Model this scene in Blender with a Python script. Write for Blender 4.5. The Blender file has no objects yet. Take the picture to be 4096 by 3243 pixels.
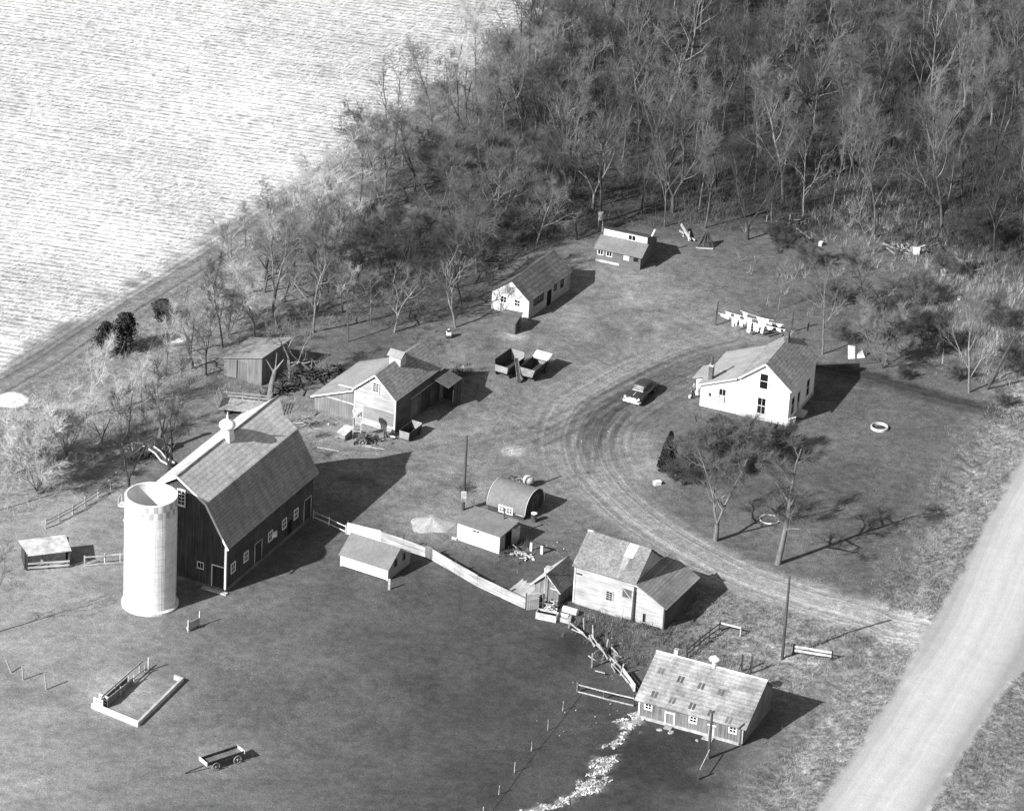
import bpy, math, random
import numpy as np
from mathutils import Vector, Matrix

R = math.radians
sc = bpy.context.scene
COL = sc.collection

# ------------------------------------------------------------------ camera
PITCH, ROLL, FPX = R(26.8), R(3.3), 17000.0
CAM = Vector((0.0, -415.7, 210.0))
_r = Vector((1, 0, 0)); _u = Vector((0, math.sin(PITCH), math.cos(PITCH)))
FW = Vector((0, math.cos(PITCH), -math.sin(PITCH)))
RT = _r * math.cos(ROLL) + _u * math.sin(ROLL)
UP = _u * math.cos(ROLL) - _r * math.sin(ROLL)
cd = bpy.data.cameras.new('camera')
cd.sensor_width = 36; cd.lens = FPX / 4096 * 36; cd.clip_start = 5; cd.clip_end = 9000
cam = bpy.data.objects.new('camera', cd); COL.objects.link(cam)
M4 = Matrix((RT, UP, -FW)).transposed().to_4x4(); M4.translation = CAM
cam.matrix_world = M4
sc.camera = cam

# ------------------------------------------------------------------ sky, sun, exposure
SUN_EL, SHADOW_AZ = R(33.0), R(41.0)
SKY_STRENGTH, SUN_STRENGTH, EXPOSURE = 0.075, 4.2, 1.05
w = bpy.data.worlds.new('World'); sc.world = w; w.use_nodes = True
nt = w.node_tree; bg = nt.nodes['Background']
sky = nt.nodes.new('ShaderNodeTexSky'); sky.sky_type = 'NISHITA'; sky.sun_disc = False
sky.sun_elevation = SUN_EL; sky.sun_rotation = R(229)
bw = nt.nodes.new('ShaderNodeRGBToBW')
nt.links.new(sky.outputs[0], bw.inputs[0]); nt.links.new(bw.outputs[0], bg.inputs['Color'])
bg.inputs['Strength'].default_value = SKY_STRENGTH
sl = bpy.data.lights.new('sun', 'SUN'); sl.energy = SUN_STRENGTH; sl.angle = R(0.5); sl.color = (1, 1, 1)
so = bpy.data.objects.new('sun', sl); COL.objects.link(so)
TO_SUN = Vector((-math.cos(SHADOW_AZ) * math.cos(SUN_EL), -math.sin(SHADOW_AZ) * math.cos(SUN_EL), math.sin(SUN_EL)))
so.rotation_euler = (-TO_SUN).to_track_quat('-Z', 'Y').to_euler(); so.location = TO_SUN * 300
vs = sc.view_settings; vs.view_transform = 'Standard'; vs.look = 'None'; vs.exposure = EXPOSURE; vs.gamma = 1; vs.use_curve_mapping = False
sc.cycles.max_bounces = 6; sc.cycles.diffuse_bounces = 3

# ------------------------------------------------------------------ surveying helpers: a spot on the photograph -> a spot on the ground
def at(u, v, z=0.0):
    """overview coordinates (2157 wide) to the world point at height z"""
    x = u * 4096 / 2157 - 2048; y = -(v * 4096 / 2157 - 1621.5)
    d = FW * FPX + RT * x + UP * y
    return CAM + d * ((z - CAM.z) / d.z)
def at_np(u, v):
    p = at(u, v); return np.array([p.x, p.y])
def unit(a): return Vector((math.cos(R(a)), math.sin(R(a)), 0))

# ------------------------------------------------------------------ mesh helpers
def link(o, parent=None):
    COL.objects.link(o)
    if parent is not None: o.parent = parent
    return o
class MB:
    def __init__(s): s.v = []; s.f = []
    def add(s, vs, fs):
        n = len(s.v); s.v += [tuple(p) for p in vs]; s.f += [tuple(i + n for i in q) for q in fs]; return s
    def box(s, x0, x1, y0, y1, z0, z1):
        return s.add([(x0, y0, z0), (x1, y0, z0), (x1, y1, z0), (x0, y1, z0), (x0, y0, z1), (x1, y0, z1), (x1, y1, z1), (x0, y1, z1)],
                     [(0, 3, 2, 1), (4, 5, 6, 7), (0, 1, 5, 4), (1, 2, 6, 5), (2, 3, 7, 6), (3, 0, 4, 7)])
    def beam(s, p, q, wd, th=None):
        th = th or wd; p = Vector(p); q = Vector(q); d = (q - p).normalized()
        a = d.cross(Vector((0, 0, 1)))
        if a.length < 1e-3: a = Vector((1, 0, 0))
        a.normalize(); b = a.cross(d)
        a = a * wd / 2; b = b * th / 2
        return s.add([p - a - b, p + a - b, p + a + b, p - a + b, q - a - b, q + a - b, q + a + b, q - a + b],
                     [(0, 3, 2, 1), (4, 5, 6, 7), (0, 1, 5, 4), (1, 2, 6, 5), (2, 3, 7, 6), (3, 0, 4, 7)])
    def tube(s, p, q, r0, r1=None, n=10):
        r1 = r0 if r1 is None else r1; p = Vector(p); q = Vector(q); d = (q - p).normalized()
        a = d.cross(Vector((0, 0, 1)))
        if a.length < 1e-3: a = Vector((1, 0, 0))
        a.normalize(); b = a.cross(d)
        vs = []
        for c, r in ((p, r0), (q, r1)):
            for k in range(n):
                t = 2 * math.pi * k / n; vs.append(c + a * (r * math.cos(t)) + b * (r * math.sin(t)))
        fs = [(k, k + n, (k + 1) % n + n, (k + 1) % n) for k in range(n)] + [tuple(range(n)), tuple(reversed(range(n, 2 * n)))]
        return s.add(vs, fs)
    def ring(s, c, n_, rad, r, n=20, m=6):
        """torus round axis n_"""
        c = Vector(c); n_ = Vector(n_).normalized(); a = n_.orthogonal().normalized(); b = n_.cross(a)
        vs = []; fs = []
        for i in range(n):
            t = 2 * math.pi * i / n; e = a * math.cos(t) + b * math.sin(t)
            for j in range(m):
                f = 2 * math.pi * j / m; vs.append(c + e * (rad + r * math.cos(f)) + n_ * (r * math.sin(f)))
        for i in range(n):
            for j in range(m):
                fs.append((i * m + j, ((i + 1) % n) * m + j, ((i + 1) % n) * m + (j + 1) % m, i * m + (j + 1) % m))
        return s.add(vs, fs)
    def lathe(s, prof, c=(0, 0, 0), n=24):
        c = Vector(c); vs = []; fs = []
        for r, z in prof:
            for k in range(n):
                t = 2 * math.pi * k / n; vs.append((c.x + r * math.cos(t), c.y + r * math.sin(t), c.z + z))
        for i in range(len(prof) - 1):
            for k in range(n):
                fs.append((i * n + k, i * n + (k + 1) % n, (i + 1) * n + (k + 1) % n, (i + 1) * n + k))
        fs.append(tuple(reversed(range(n)))); fs.append(tuple(range((len(prof) - 1) * n, len(prof) * n)))
        return s.add(vs, fs)
    def prism(s, pts, vec):
        n = len(pts); vec = Vector(vec); pts = [Vector(p) for p in pts]
        return s.add(pts + [p + vec for p in pts], [tuple(range(n)), tuple(reversed(range(n, 2 * n)))] + [((k + 1) % n, k, k + n, (k + 1) % n + n) for k in range(n)])
    def slab(s, pts, th):
        pts = [Vector(p) for p in pts]; nrm = (pts[1] - pts[0]).cross(pts[2] - pts[0]).normalized()
        if nrm.z < 0: nrm = -nrm
        return s.prism(pts, -nrm * th)
    def build(s, name, m, parent=None, loc=None, smooth=False):
        me = bpy.data.meshes.new(name); me.from_pydata(s.v, [], s.f); me.update()
        import bmesh
        b = bmesh.new(); b.from_mesh(me); bmesh.ops.recalc_face_normals(b, faces=b.faces); b.to_mesh(me); b.free()
        if smooth:
            for p in me.polygons: p.use_smooth = True
        me.materials.append(m); o = bpy.data.objects.new(name, me); link(o, parent)
        if loc is not None: o.location = loc
        return o
def mesh_np(name, verts, quads, m):
    me = bpy.data.meshes.new(name); nv = len(verts); nf = len(quads); k = quads.shape[1]
    me.vertices.add(nv); me.vertices.foreach_set('co', np.asarray(verts, np.float32).ravel())
    me.loops.add(nf * k); me.loops.foreach_set('vertex_index', np.asarray(quads, np.int32).ravel())
    me.polygons.add(nf); me.polygons.foreach_set('loop_start', np.arange(0, nf * k, k, dtype=np.int32))
    me.polygons.foreach_set('loop_total', np.full(nf, k, np.int32))
    me.update(calc_edges=True); me.validate()
    if m: me.materials.append(m)
    return me
def tubes_np(P0, P1, R0, R1, n):
    """arrays of segments -> verts, quads"""
    P0 = np.asarray(P0, float); P1 = np.asarray(P1, float); R0 = np.asarray(R0, float); R1 = np.asarray(R1, float)
    d = P1 - P0; d /= (np.linalg.norm(d, axis=1, keepdims=True) + 1e-9)
    ref = np.where(np.abs(d[:, 2:3]) > .9, np.array([[1., 0, 0]]), np.array([[0, 0, 1.]]))
    a = np.cross(d, ref); a /= (np.linalg.norm(a, axis=1, keepdims=True) + 1e-9); b = np.cross(a, d)
    t = 2 * np.pi * np.arange(n) / n
    e = a[:, None, :] * np.cos(t)[None, :, None] + b[:, None, :] * np.sin(t)[None, :, None]
    V = np.concatenate([P0[:, None, :] + e * R0[:, None, None], P1[:, None, :] + e * R1[:, None, None]], axis=1)
    N = len(P0); base = (np.arange(N) * 2 * n)[:, None]; k = np.arange(n)[None, :]; k2 = (np.arange(n) + 1) % n
    Q = np.stack([base + k, base + k2[None, :], base + k2[None, :] + n, base + k + n], axis=2)
    return V.reshape(-1, 3), Q.reshape(-1, 4)

def thing(name, label, cat, loc=(0, 0, 0), rz=0.0, group=None):
    o = bpy.data.objects.new(name, None); link(o); o.empty_display_size = .3
    o.location = loc; o.rotation_euler = (0, 0, R(rz)); o['label'] = label; o['category'] = cat
    if group: o['group'] = group
    return o
def tag(o, label, cat, group=None):
    o['label'] = label; o['category'] = cat
    if group: o['group'] = group
    return o
def struct(o): o['kind'] = 'structure'; return o
def stuff(o): o['kind'] = 'stuff'; return o

# ------------------------------------------------------------------ materials (the photograph is black and white: every surface is a grey)
def gm(name, v, streak=(1, 1, 1), s_amt=.5, patch=.35, p_amt=.4, rough=.9, spec=.15, bump=0.0, metal=0.0, speck=0.0, holes=None):
    m = bpy.data.materials.new(name); m.use_nodes = True; nt = m.node_tree; b = nt.nodes['Principled BSDF']; L = nt.links.new
    tc = nt.nodes.new('ShaderNodeTexCoord')
    mp = nt.nodes.new('ShaderNodeMapping'); mp.inputs['Scale'].default_value = streak; L(tc.outputs['Object'], mp.inputs['Vector'])
    n1 = nt.nodes.new('ShaderNodeTexNoise'); n1.inputs['Scale'].default_value = 1; n1.inputs['Detail'].default_value = 5; L(mp.outputs[0], n1.inputs['Vector'])
    n2 = nt.nodes.new('ShaderNodeTexNoise'); n2.inputs['Scale'].default_value = patch; n2.inputs['Detail'].default_value = 6; L(tc.outputs['Object'], n2.inputs['Vector'])
    def lin(src, amt):
        k = nt.nodes.new('ShaderNodeMapRange'); k.inputs['From Min'].default_value = .28; k.inputs['From Max'].default_value = .72
        k.inputs['To Min'].default_value = 1 - amt; k.inputs['To Max'].default_value = 1 + amt; L(src, k.inputs['Value']); return k.outputs[0]
    mu = nt.nodes.new('ShaderNodeMath'); mu.operation = 'MULTIPLY'; L(lin(n1.outputs['Fac'], s_amt), mu.inputs[0]); L(lin(n2.outputs['Fac'], p_amt), mu.inputs[1])
    mv = nt.nodes.new('ShaderNodeMath'); mv.operation = 'MULTIPLY'; mv.use_clamp = True; L(mu.outputs[0], mv.inputs[0]); mv.inputs[1].default_value = v
    out = mv.outputs[0]
    L(out, b.inputs['Base Color'])
    b.inputs['Roughness'].default_value = rough; b.inputs['Metallic'].default_value = metal
    b.inputs['Specular IOR Level'].default_value = spec
    if bump:
        bp = nt.nodes.new('ShaderNodeBump'); bp.inputs['Strength'].default_value = bump; bp.inputs['Distance'].default_value = .05
        L(n1.outputs['Fac'], bp.inputs['Height']); L(bp.outputs[0], b.inputs['Normal'])
    return m
def roofmat(name, v, row=.24, s_amt=.3, streaks=.25, p_amt=.2, line=.35, course=2.2):
    """courses of shingles: rows follow the height of the slope, each shingle a little different, weather streaks down the slope"""
    m = gm(name, v, (course, .02, 1 / row), s_amt, .5, p_amt, .92, .08); nt = m.node_tree; L = nt.links.new
    b = nt.nodes['Principled BSDF']; src = b.inputs['Base Color'].links[0].from_socket
    tc = nt.nodes.new('ShaderNodeTexCoord'); sp = nt.nodes.new('ShaderNodeSeparateXYZ'); L(tc.outputs['Object'], sp.inputs[0])
    a = nt.nodes.new('ShaderNodeMath'); a.operation = 'DIVIDE'; L(sp.outputs['Z'], a.inputs[0]); a.inputs[1].default_value = row
    f = nt.nodes.new('ShaderNodeMath'); f.operation = 'FRACT'; L(a.outputs[0], f.inputs[0])
    k = nt.nodes.new('ShaderNodeMapRange'); k.inputs['From Min'].default_value = 0; k.inputs['From Max'].default_value = .45; k.inputs['To Min'].default_value = 1 - line; k.inputs['To Max'].default_value = 1; L(f.outputs[0], k.inputs['Value'])
    mp = nt.nodes.new('ShaderNodeMapping'); mp.inputs['Scale'].default_value = (1.1, .12, .12); L(tc.outputs['Object'], mp.inputs['Vector'])
    n = nt.nodes.new('ShaderNodeTexNoise'); n.inputs['Scale'].default_value = 1; n.inputs['Detail'].default_value = 4; L(mp.outputs[0], n.inputs['Vector'])
    k2 = nt.nodes.new('ShaderNodeMapRange'); k2.inputs['From Min'].default_value = .3; k2.inputs['From Max'].default_value = .7; k2.inputs['To Min'].default_value = 1 - streaks; k2.inputs['To Max'].default_value = 1 + streaks; L(n.outputs['Fac'], k2.inputs['Value'])
    x = nt.nodes.new('ShaderNodeMath'); x.operation = 'MULTIPLY'; L(src, x.inputs[0]); L(k.outputs[0], x.inputs[1])
    y = nt.nodes.new('ShaderNodeMath'); y.operation = 'MULTIPLY'; L(x.outputs[0], y.inputs[0]); L(k2.outputs[0], y.inputs[1])
    n3 = nt.nodes.new('ShaderNodeTexNoise'); n3.inputs['Scale'].default_value = 5; n3.inputs['Detail'].default_value = 3; L(tc.outputs['Object'], n3.inputs['Vector'])
    k3 = nt.nodes.new('ShaderNodeMapRange'); k3.inputs['From Min'].default_value = .3; k3.inputs['From Max'].default_value = .7; k3.inputs['To Min'].default_value = .8; k3.inputs['To Max'].default_value = 1.2; L(n3.outputs['Fac'], k3.inputs['Value'])
    z = nt.nodes.new('ShaderNodeMath'); z.operation = 'MULTIPLY'; L(y.outputs[0], z.inputs[0]); L(k3.outputs[0], z.inputs[1])
    L(z.outputs[0], b.inputs['Base Color'])
    return m
VB = (7, 7, .25)      # vertical boards
HB = (.35, .35, 7)    # horizontal boards
M = dict(
    white=gm('white_paint', .72, HB, .07, .4, .08, .6, .3), trim=gm('white_trim', .75, (1, 1, 1), .05, .5, .06, .6, .3),
    barn=gm('dark_barn_boards', .06, VB, .55, .5, .35), weathered=gm('weathered_boards', .36, HB, .34, .5, .26),
    greyboard=gm('grey_vertical_boards', .15, VB, .5, .5, .3), paleboard=gm('pale_bare_boards', .42, (3, 3, 3), .4, .6, .25),
    fencewhite=gm('limewashed_planks', .34, (.35, .35, 3.4), .5, .6, .25), darkwood=gm('dark_wood', .055, VB, .5, .5, .3),
    corral=gm('corral_wood', .3, (4, 4, 4), .4, .6, .3), brownwall=gm('faded_grey_paint', .13, HB, .25, .5, .2),
    barnroof=roofmat('barn_shingles', .46, .3, .14, .1, .2, .26, 1.6), barnroof_low=roofmat('barn_darker_shingles', .25, .3, .14, .14, .25, .26, 1.6), roof=roofmat('grey_shingles', .24, .24, .3, .12, .16, .3, 1.6),
    paleroof=gm('pale_roofing', .27, (5, 5, 5), .2, .6, .15, .95, .05), hogroof=roofmat('hog_house_shingles', .24, .22, .12, .2, .5, .3),
    darkroof=roofmat('dark_tar_shingles', .1, .18, .2, .12, .2, .2), felt=gm('roofing_felt', .17, (3, 3, 3), .16, .5, .14, .95, .05, .1),
    tin=gm('ridge_tin', .75, (2, 2, 2), .1, .5, .1, .5, .3), rust=gm('old_metal', .07, (3, 3, 3), .5, .8, .4, .6, .4),
    conc=gm('concrete', .42, (2, 2, 2), .2, .8, .25), stave=gm('silo_staves', .66, (2, 2, 1.2), .1, .6, .1, .7, .2),
    checker=gm('silo_grey_checker', .38, (2, 2, 2), .1, .6, .1), glass=gm('dark_glass', .012, (1, 1, 1), .2, 1, .2, .12, .5),
    paneglass=gm('dusty_glass', .09, (1, 1, 1), .3, 1, .3, .3, .4),
    black=gm('black_shadow_gap', .012, (1, 1, 1), .2, 1, .2), brick=gm('chimney_brick', .1, (3, 3, 9), .4, .8, .2),
    linen=gm('washed_linen', .85, (2, 2, 2), .04, .6, .04, .9, .05), pole=gm('creosoted_pole', .07, (8, 8, .4), .4, .5, .3),
    carpaint=gm('dark_car_paint', .035, (1, 1, 1), .1, .4, .1, .25, .6), chrome=gm('chrome', .6, (2, 2, 2), .06, .8, .06, .45, .5),
    carglass=gm('car_glass', .2, (2, 2, 2), .5, 1.5, .5, .15, .6), tyre=gm('tyre_rubber', .02, (3, 3, 3), .2, 1, .2),
    wagonwood=gm('wagon_boards', .2, (2, 2, 6), .4, .6, .3), sand=gm('pale_gravel', .33, (5, 5, 5), .25, .7, .2, .95, .05, .3),
    stone=gm('field_stone', .3, (3, 3, 3), .4, .7, .3), skin=gm('skin', .35, (4, 4, 4), .05, 1, .05), cloth_dark=gm('dark_cloth', .02, (6, 6, 6), .2, 1, .2),
    cloth_grey=gm('grey_cloth', .12, (6, 6, 6), .2, 1, .2), hair=gm('pale_hair', .5, (6, 6, 6), .2, 1, .2), gravelring=gm('stacked_stone', .13, (6, 6, 6), .8, 1, .5),
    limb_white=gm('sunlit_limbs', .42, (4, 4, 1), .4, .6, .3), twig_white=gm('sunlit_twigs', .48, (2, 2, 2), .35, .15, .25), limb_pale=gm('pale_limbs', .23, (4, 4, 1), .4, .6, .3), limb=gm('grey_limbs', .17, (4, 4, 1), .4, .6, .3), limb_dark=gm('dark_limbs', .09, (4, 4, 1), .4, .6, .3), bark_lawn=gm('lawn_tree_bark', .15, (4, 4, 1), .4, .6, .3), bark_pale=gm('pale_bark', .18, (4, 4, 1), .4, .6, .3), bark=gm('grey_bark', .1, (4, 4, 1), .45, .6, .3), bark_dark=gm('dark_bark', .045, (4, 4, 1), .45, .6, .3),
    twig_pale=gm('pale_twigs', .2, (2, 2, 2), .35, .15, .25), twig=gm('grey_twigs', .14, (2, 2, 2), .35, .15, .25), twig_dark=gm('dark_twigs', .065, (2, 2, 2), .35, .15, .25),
    needles=gm('evergreen_needles', .035, (3, 3, 3), .5, .5, .4), leaves=gm('hedge_leaves', .05, (5, 5, 5), .7, .6, .4), litter_pale=gm('pale_brush_stems', .28, (1, 1, 1), .5, .08, .3), litter=gm('brush_stems', .11, (1, 1, 1), .5, .08, .4),
    drygrass=gm('dry_grass', .26, (2, 2, 2), .4, .15, .35), straw=gm('bleached_straw', .44, (2, 2, 2), .6, .5, .15), stalk=gm('corn_stalks', .7, (2, 2, 2), .2, .2, .2))

# ================================================================== GROUND: one sheet, cut into field, road, driveway and grass
def vnoise(x, y, s, seed=0):
    """cheap smooth value noise on arrays, 0..1"""
    x = np.asarray(x) / s; y = np.asarray(y) / s
    xi = np.floor(x).astype(np.int64); yi = np.floor(y).astype(np.int64); fx = x - xi; fy = y - yi
    fx = fx * fx * (3 - 2 * fx); fy = fy * fy * (3 - 2 * fy)
    def h(i, j):
        n = (i * 374761393 + j * 668265263 + seed * 974634777) & 0x7fffffff
        n = ((n ^ (n >> 13)) * 1274126177) & 0x7fffffff
        return ((n ^ (n >> 16)) & 0xffff) / 65535.0
    return (h(xi, yi) * (1 - fx) + h(xi + 1, yi) * fx) * (1 - fy) + (h(xi, yi + 1) * (1 - fx) + h(xi + 1, yi + 1) * fx) * fy
def fbm(x, y, s, seed=0, o=4):
    t = 0; a = .5; n = 0
    for k in range(o): t = t + a * vnoise(x, y, s / 2 ** k, seed + k); n += a; a *= .5
    return t / n
def smooth(e0, e1, x):
    t = np.clip((x - e0) / (e1 - e0), 0, 1); return t * t * (3 - 2 * t)
def polyline(pts): return [at_np(*p) for p in pts]
def dist_line(X, Y, pts):
    """distance and signed offset to a polyline (world points)"""
    best = np.full(X.shape, 1e9); off = np.zeros(X.shape); along = np.zeros(X.shape); L = 0
    for a, b in zip(pts[:-1], pts[1:]):
        d = b - a; l = np.hypot(*d); u = d / l
        t = np.clip((X - a[0]) * u[0] + (Y - a[1]) * u[1], 0, l)
        px = X - (a[0] + u[0] * t); py = Y - (a[1] + u[1] * t); dd = np.hypot(px, py); m = dd < best
        best = np.where(m, dd, best); off = np.where(m, -(X - a[0]) * u[1] + (Y - a[1]) * u[0], off); along = np.where(m, L + t, along); L += l
    return best, off, along
def inside(X, Y, poly):
    r = np.zeros(X.shape, bool); n = len(poly)
    for i in range(n):
        a = poly[i]; b = poly[(i + 1) % n]
        c = ((a[1] > Y) != (b[1] > Y)) & (X < (b[0] - a[0]) * (Y - a[1]) / (b[1] - a[1] + 1e-12) + a[0]); r ^= c
    return r
# the edge of the stubble field, the road, the drive, the woods
EDGE = polyline([(-260, 930), (60, 745), (330, 575), (640, 385), (965, 160), (1165, 5), (1420, -180)])
ROAD_L = polyline([(1560, 1960), (1725, 1706), (1821, 1560), (1923, 1397), (2010, 1262), (2078, 1145), (2150, 1010), (2260, 800)])
ROAD_R = polyline([(1770, 1960), (1939, 1706), (2057, 1540), (2157, 1400), (2260, 1250)])
_L = polyline([(1560, 1960), (1725, 1706), (1821, 1560), (1923, 1397), (2010, 1262), (2078, 1145), (2150, 1010), (2260, 800)])
ROAD_R = polyline([(1770, 1960), (1939, 1706), (2057, 1540), (2157, 1400), (2260, 1250)])
def chaikin(P, n=3):
    for _ in range(n):
        Q = [P[0]]
        for a, b in zip(P[:-1], P[1:]): Q += [a * .75 + b * .25, a * .25 + b * .75]
        P = Q + [P[-1]]
    return P
_L = polyline([(1725, 1706), (1821, 1560), (1918, 1400), (1985, 1290), (2050, 1160), (2105, 1060), (2157, 965), (2260, 780)])
ROAD_C = []
for i, p in enumerate(_L):
    d = _L[min(i + 1, len(_L) - 1)] - _L[max(i - 1, 0)]; d = d / np.hypot(*d); ROAD_C.append(p + np.array([d[1], -d[0]]) * (4.5 + .6 * (i in (2, 3))))
ROAD_C = chaikin([ROAD_C[0] + (ROAD_C[0] - ROAD_C[2]) * 6] + ROAD_C + [ROAD_C[-1] + (ROAD_C[-1] - ROAD_C[-2]) * 6], 2); 
DRIVE = chaikin(polyline([(1990, 1348), (1880, 1312), (1760, 1278), (1620, 1238), (1500, 1190), (1400, 1130), (1310, 1070), (1248, 1000), (1222, 930), (1245, 872), (1310, 830), (1385, 790), (1460, 755), (1530, 738)]), 3)
DRIVE2 = chaikin(polyline([(1225, 930), (1130, 905), (1000, 935), (880, 960), (760, 960)]), 2)
DARK_BAND = polyline([(1690, 768), (1800, 790), (1900, 820), (2020, 850), (2150, 880), (2260, 905)])
WOODS = polyline([(150, 760), (350, 600), (640, 410), (1000, 165), (1300, -30), (1700, -260), (2700, -260), (2700, 560), (2157, 570), (1980, 545), (1850, 505), (1500, 485), (1290, 475), (1210, 505), (1050, 560), (1010, 660), (830, 690), (640, 690), (590, 700), (470, 740), (420, 820), (250, 960), (160, 1020), (-60, 1150), (-60, 880)])
def axis(lo, hi, c0, c1, h):
    a = [c0]; s = h
    while a[-1] > lo: s *= 1.35; a.append(a[-1] - s)
    b = [c1]; s = h
    while b[-1] < hi: s *= 1.35; b.append(b[-1] + s)
    return np.array(a[::-1] + list(np.arange(c0 + h, c1 - h * .4, h)) + b)
GX = axis(-3500, 3500, -82, 76, .3); GY = axis(-1500, 5000, -96, 142, .3)
X, Y = np.meshgrid(GX, GY)
d_edge, o_edge, _ = dist_line(X, Y, EDGE); o_edge = np.where(o_edge > 0, d_edge, -d_edge)   # positive: field side
d_road, o_road, a_road = dist_line(X, Y, ROAD_C)
d_drive, o_drive, a_drive = dist_line(X, Y, DRIVE); d_drive2, o_drive2, _ = dist_line(X, Y, DRIVE2); d_dark, o_dark, _ = dist_line(X, Y, DARK_BAND)
n_big = fbm(X, Y, 14, 3); n_mid = fbm(X, Y, 3.2, 11); n_small = fbm(X, Y, .9, 23, 3)
_wx = (fbm(X, Y, 9, 401) - .5) * 12; _wy = (fbm(X, Y, 9, 402) - .5) * 12
wood = (inside(X + _wx, Y + _wy, WOODS).astype(float) + inside(X - _wy * .8, Y + _wx * .8 - 1.5, WOODS) + inside(X + _wy * .5 + 1, Y - _wx * .9 - 3, WOODS)) / 3
# base tone of the ground: albedo
def spot(u, v, r, soft=1.0):
    c = at_np(u, v); return 1 - smooth(r * (1 - soft * .6), r * (1 + soft * .5), np.hypot(X - c[0], Y - c[1]) + (n_mid - .5) * r * .8)
tone = .108 + .03 * (n_big - .5) * 2 + .03 * (n_mid - .5) * 2
# worn, paler ground of the farmyard
yard = np.maximum.reduce([spot(900, 940, 17), spot(1000, 1000, 14), spot(700, 900, 11), spot(1150, 760, 13), spot(1300, 640, 15), spot(820, 1010, 10), spot(1280, 850, 9), spot(1420, 690, 12)])
tone = tone * (1 + .75 * yard * (.55 + .9 * (n_mid - .25)))
# the pasture in the lower left: even, left-hand haze put into its paler tone
past = smooth(-30, -46, Y + .25 * X); px = X + (n_big - .5) * 14
tone = tone * (1 - .38 * past * smooth(-26, -2, px) * (1 - smooth(16, 24, X))) * (1 + 1.05 * smooth(-22, -46, px) * smooth(30, -30, Y))
# drive: pale worn gravel with wheel tracks
def tracks(d, o, half, s):
    st = .6 * vnoise(o, np.zeros_like(o), .42, s) + .4 * vnoise(o, np.zeros_like(o), 1.1, s + 1)
    m = 1 - smooth(half * .45, half * 1.25, d + (n_mid - .5) * 2.2); return m, st
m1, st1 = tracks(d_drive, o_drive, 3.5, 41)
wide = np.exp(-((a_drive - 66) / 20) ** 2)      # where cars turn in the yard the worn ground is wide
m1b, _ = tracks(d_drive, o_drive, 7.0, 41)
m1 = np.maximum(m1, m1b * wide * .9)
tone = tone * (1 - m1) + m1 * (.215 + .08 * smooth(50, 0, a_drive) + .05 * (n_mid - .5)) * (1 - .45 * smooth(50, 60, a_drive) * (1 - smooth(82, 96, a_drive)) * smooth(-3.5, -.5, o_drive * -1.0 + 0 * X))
m2, st2 = tracks(d_drive2, o_drive2, 2.6, 57); m2 = m2 * .55
tone = tone * (1 - m2) + m2 * .15
m3, st3 = tracks(d_dark, o_dark, 2.0, 71); m3 = m3 * .95  # darker band of ground running right from the house
tone = tone * (1 - m3) + m3 * (.02 + .055 * st3)
# dark ruts where wagons turn in the yard
for pl in [[(1130, 905), (1220, 860), (1330, 810), (1400, 770)], [(1140, 932), (1240, 882), (1350, 830), (1430, 796)], [(1238, 990), (1243, 930), (1285, 876), (1350, 838)], [(1275, 965), (1273, 915), (1310, 868)], [(1225, 1000), (1226, 930), (1270, 872), (1325, 832)]]:
    dr, _, _ = dist_line(X, Y, chaikin(polyline(pl), 3)); dr2 = np.abs(dr - .7); rut = (1 - smooth(.08, .42, dr2)) * smooth(.3, .55, n_mid + .12); tone = tone * (1 - .3 * rut)
# gravel road, brighter crown, darker shoulders, streaks along it
hw = 4.6 + .9 * np.exp(-((Y + 46) / 9) ** 2)
m4 = 1 - smooth(hw - .3, hw + .4, d_road + (n_mid - .5) * .8)
st4 = vnoise(o_road + .25 * n_big, np.zeros_like(o_road), .8, 91) * .6 + vnoise(o_road, a_road * .02, .35, 92) * .4
shoulder = smooth(1.9, 4.6, np.abs(o_road - .2))
tone = tone * (1 - m4) + m4 * (.42 - .13 * shoulder + .03 * (n_mid - .5))
# rough verge, ditch side: paler dry weeds
verge = (1 - smooth(hw + 4, hw + 9.5, d_road + (n_mid - .5) * 4)) * (1 - m4)
rough2 = np.maximum(verge, np.maximum(spot(1640, 1350, 11), spot(1500, 1330, 9)))
rough2 = rough2 * (1 - .85 * m1)
tone = tone * (1 + 1.1 * rough2 * (.35 + 1.5 * (n_small - .3)))
# woods floor: leaf litter, with gap shade and left-hand haze put into its tone
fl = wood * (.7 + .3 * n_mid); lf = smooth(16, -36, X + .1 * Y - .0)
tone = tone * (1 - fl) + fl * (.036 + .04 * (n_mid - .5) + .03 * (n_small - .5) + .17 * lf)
# field: bleached stubble; a band of grass with tracks along its edge
fm = smooth(-1.5, 3.0, o_edge + (n_mid - .5) * 6)
band = np.exp(-((o_edge + 2.6) / 4.6) ** 2)
stb = vnoise(o_edge, np.zeros_like(o_edge), .7, 131)
tone = tone * (1 - band * .9) + band * .9 * (.13 + .12 * stb)
hz = fbm(X, Y, 26, 141)
stub = (.5 + .06 * (hz - .5)) * (1 - .24 * smooth(-42, 2, X + (hz - .5) * 30))
tone = tone * (1 - fm) + fm * stub
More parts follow.
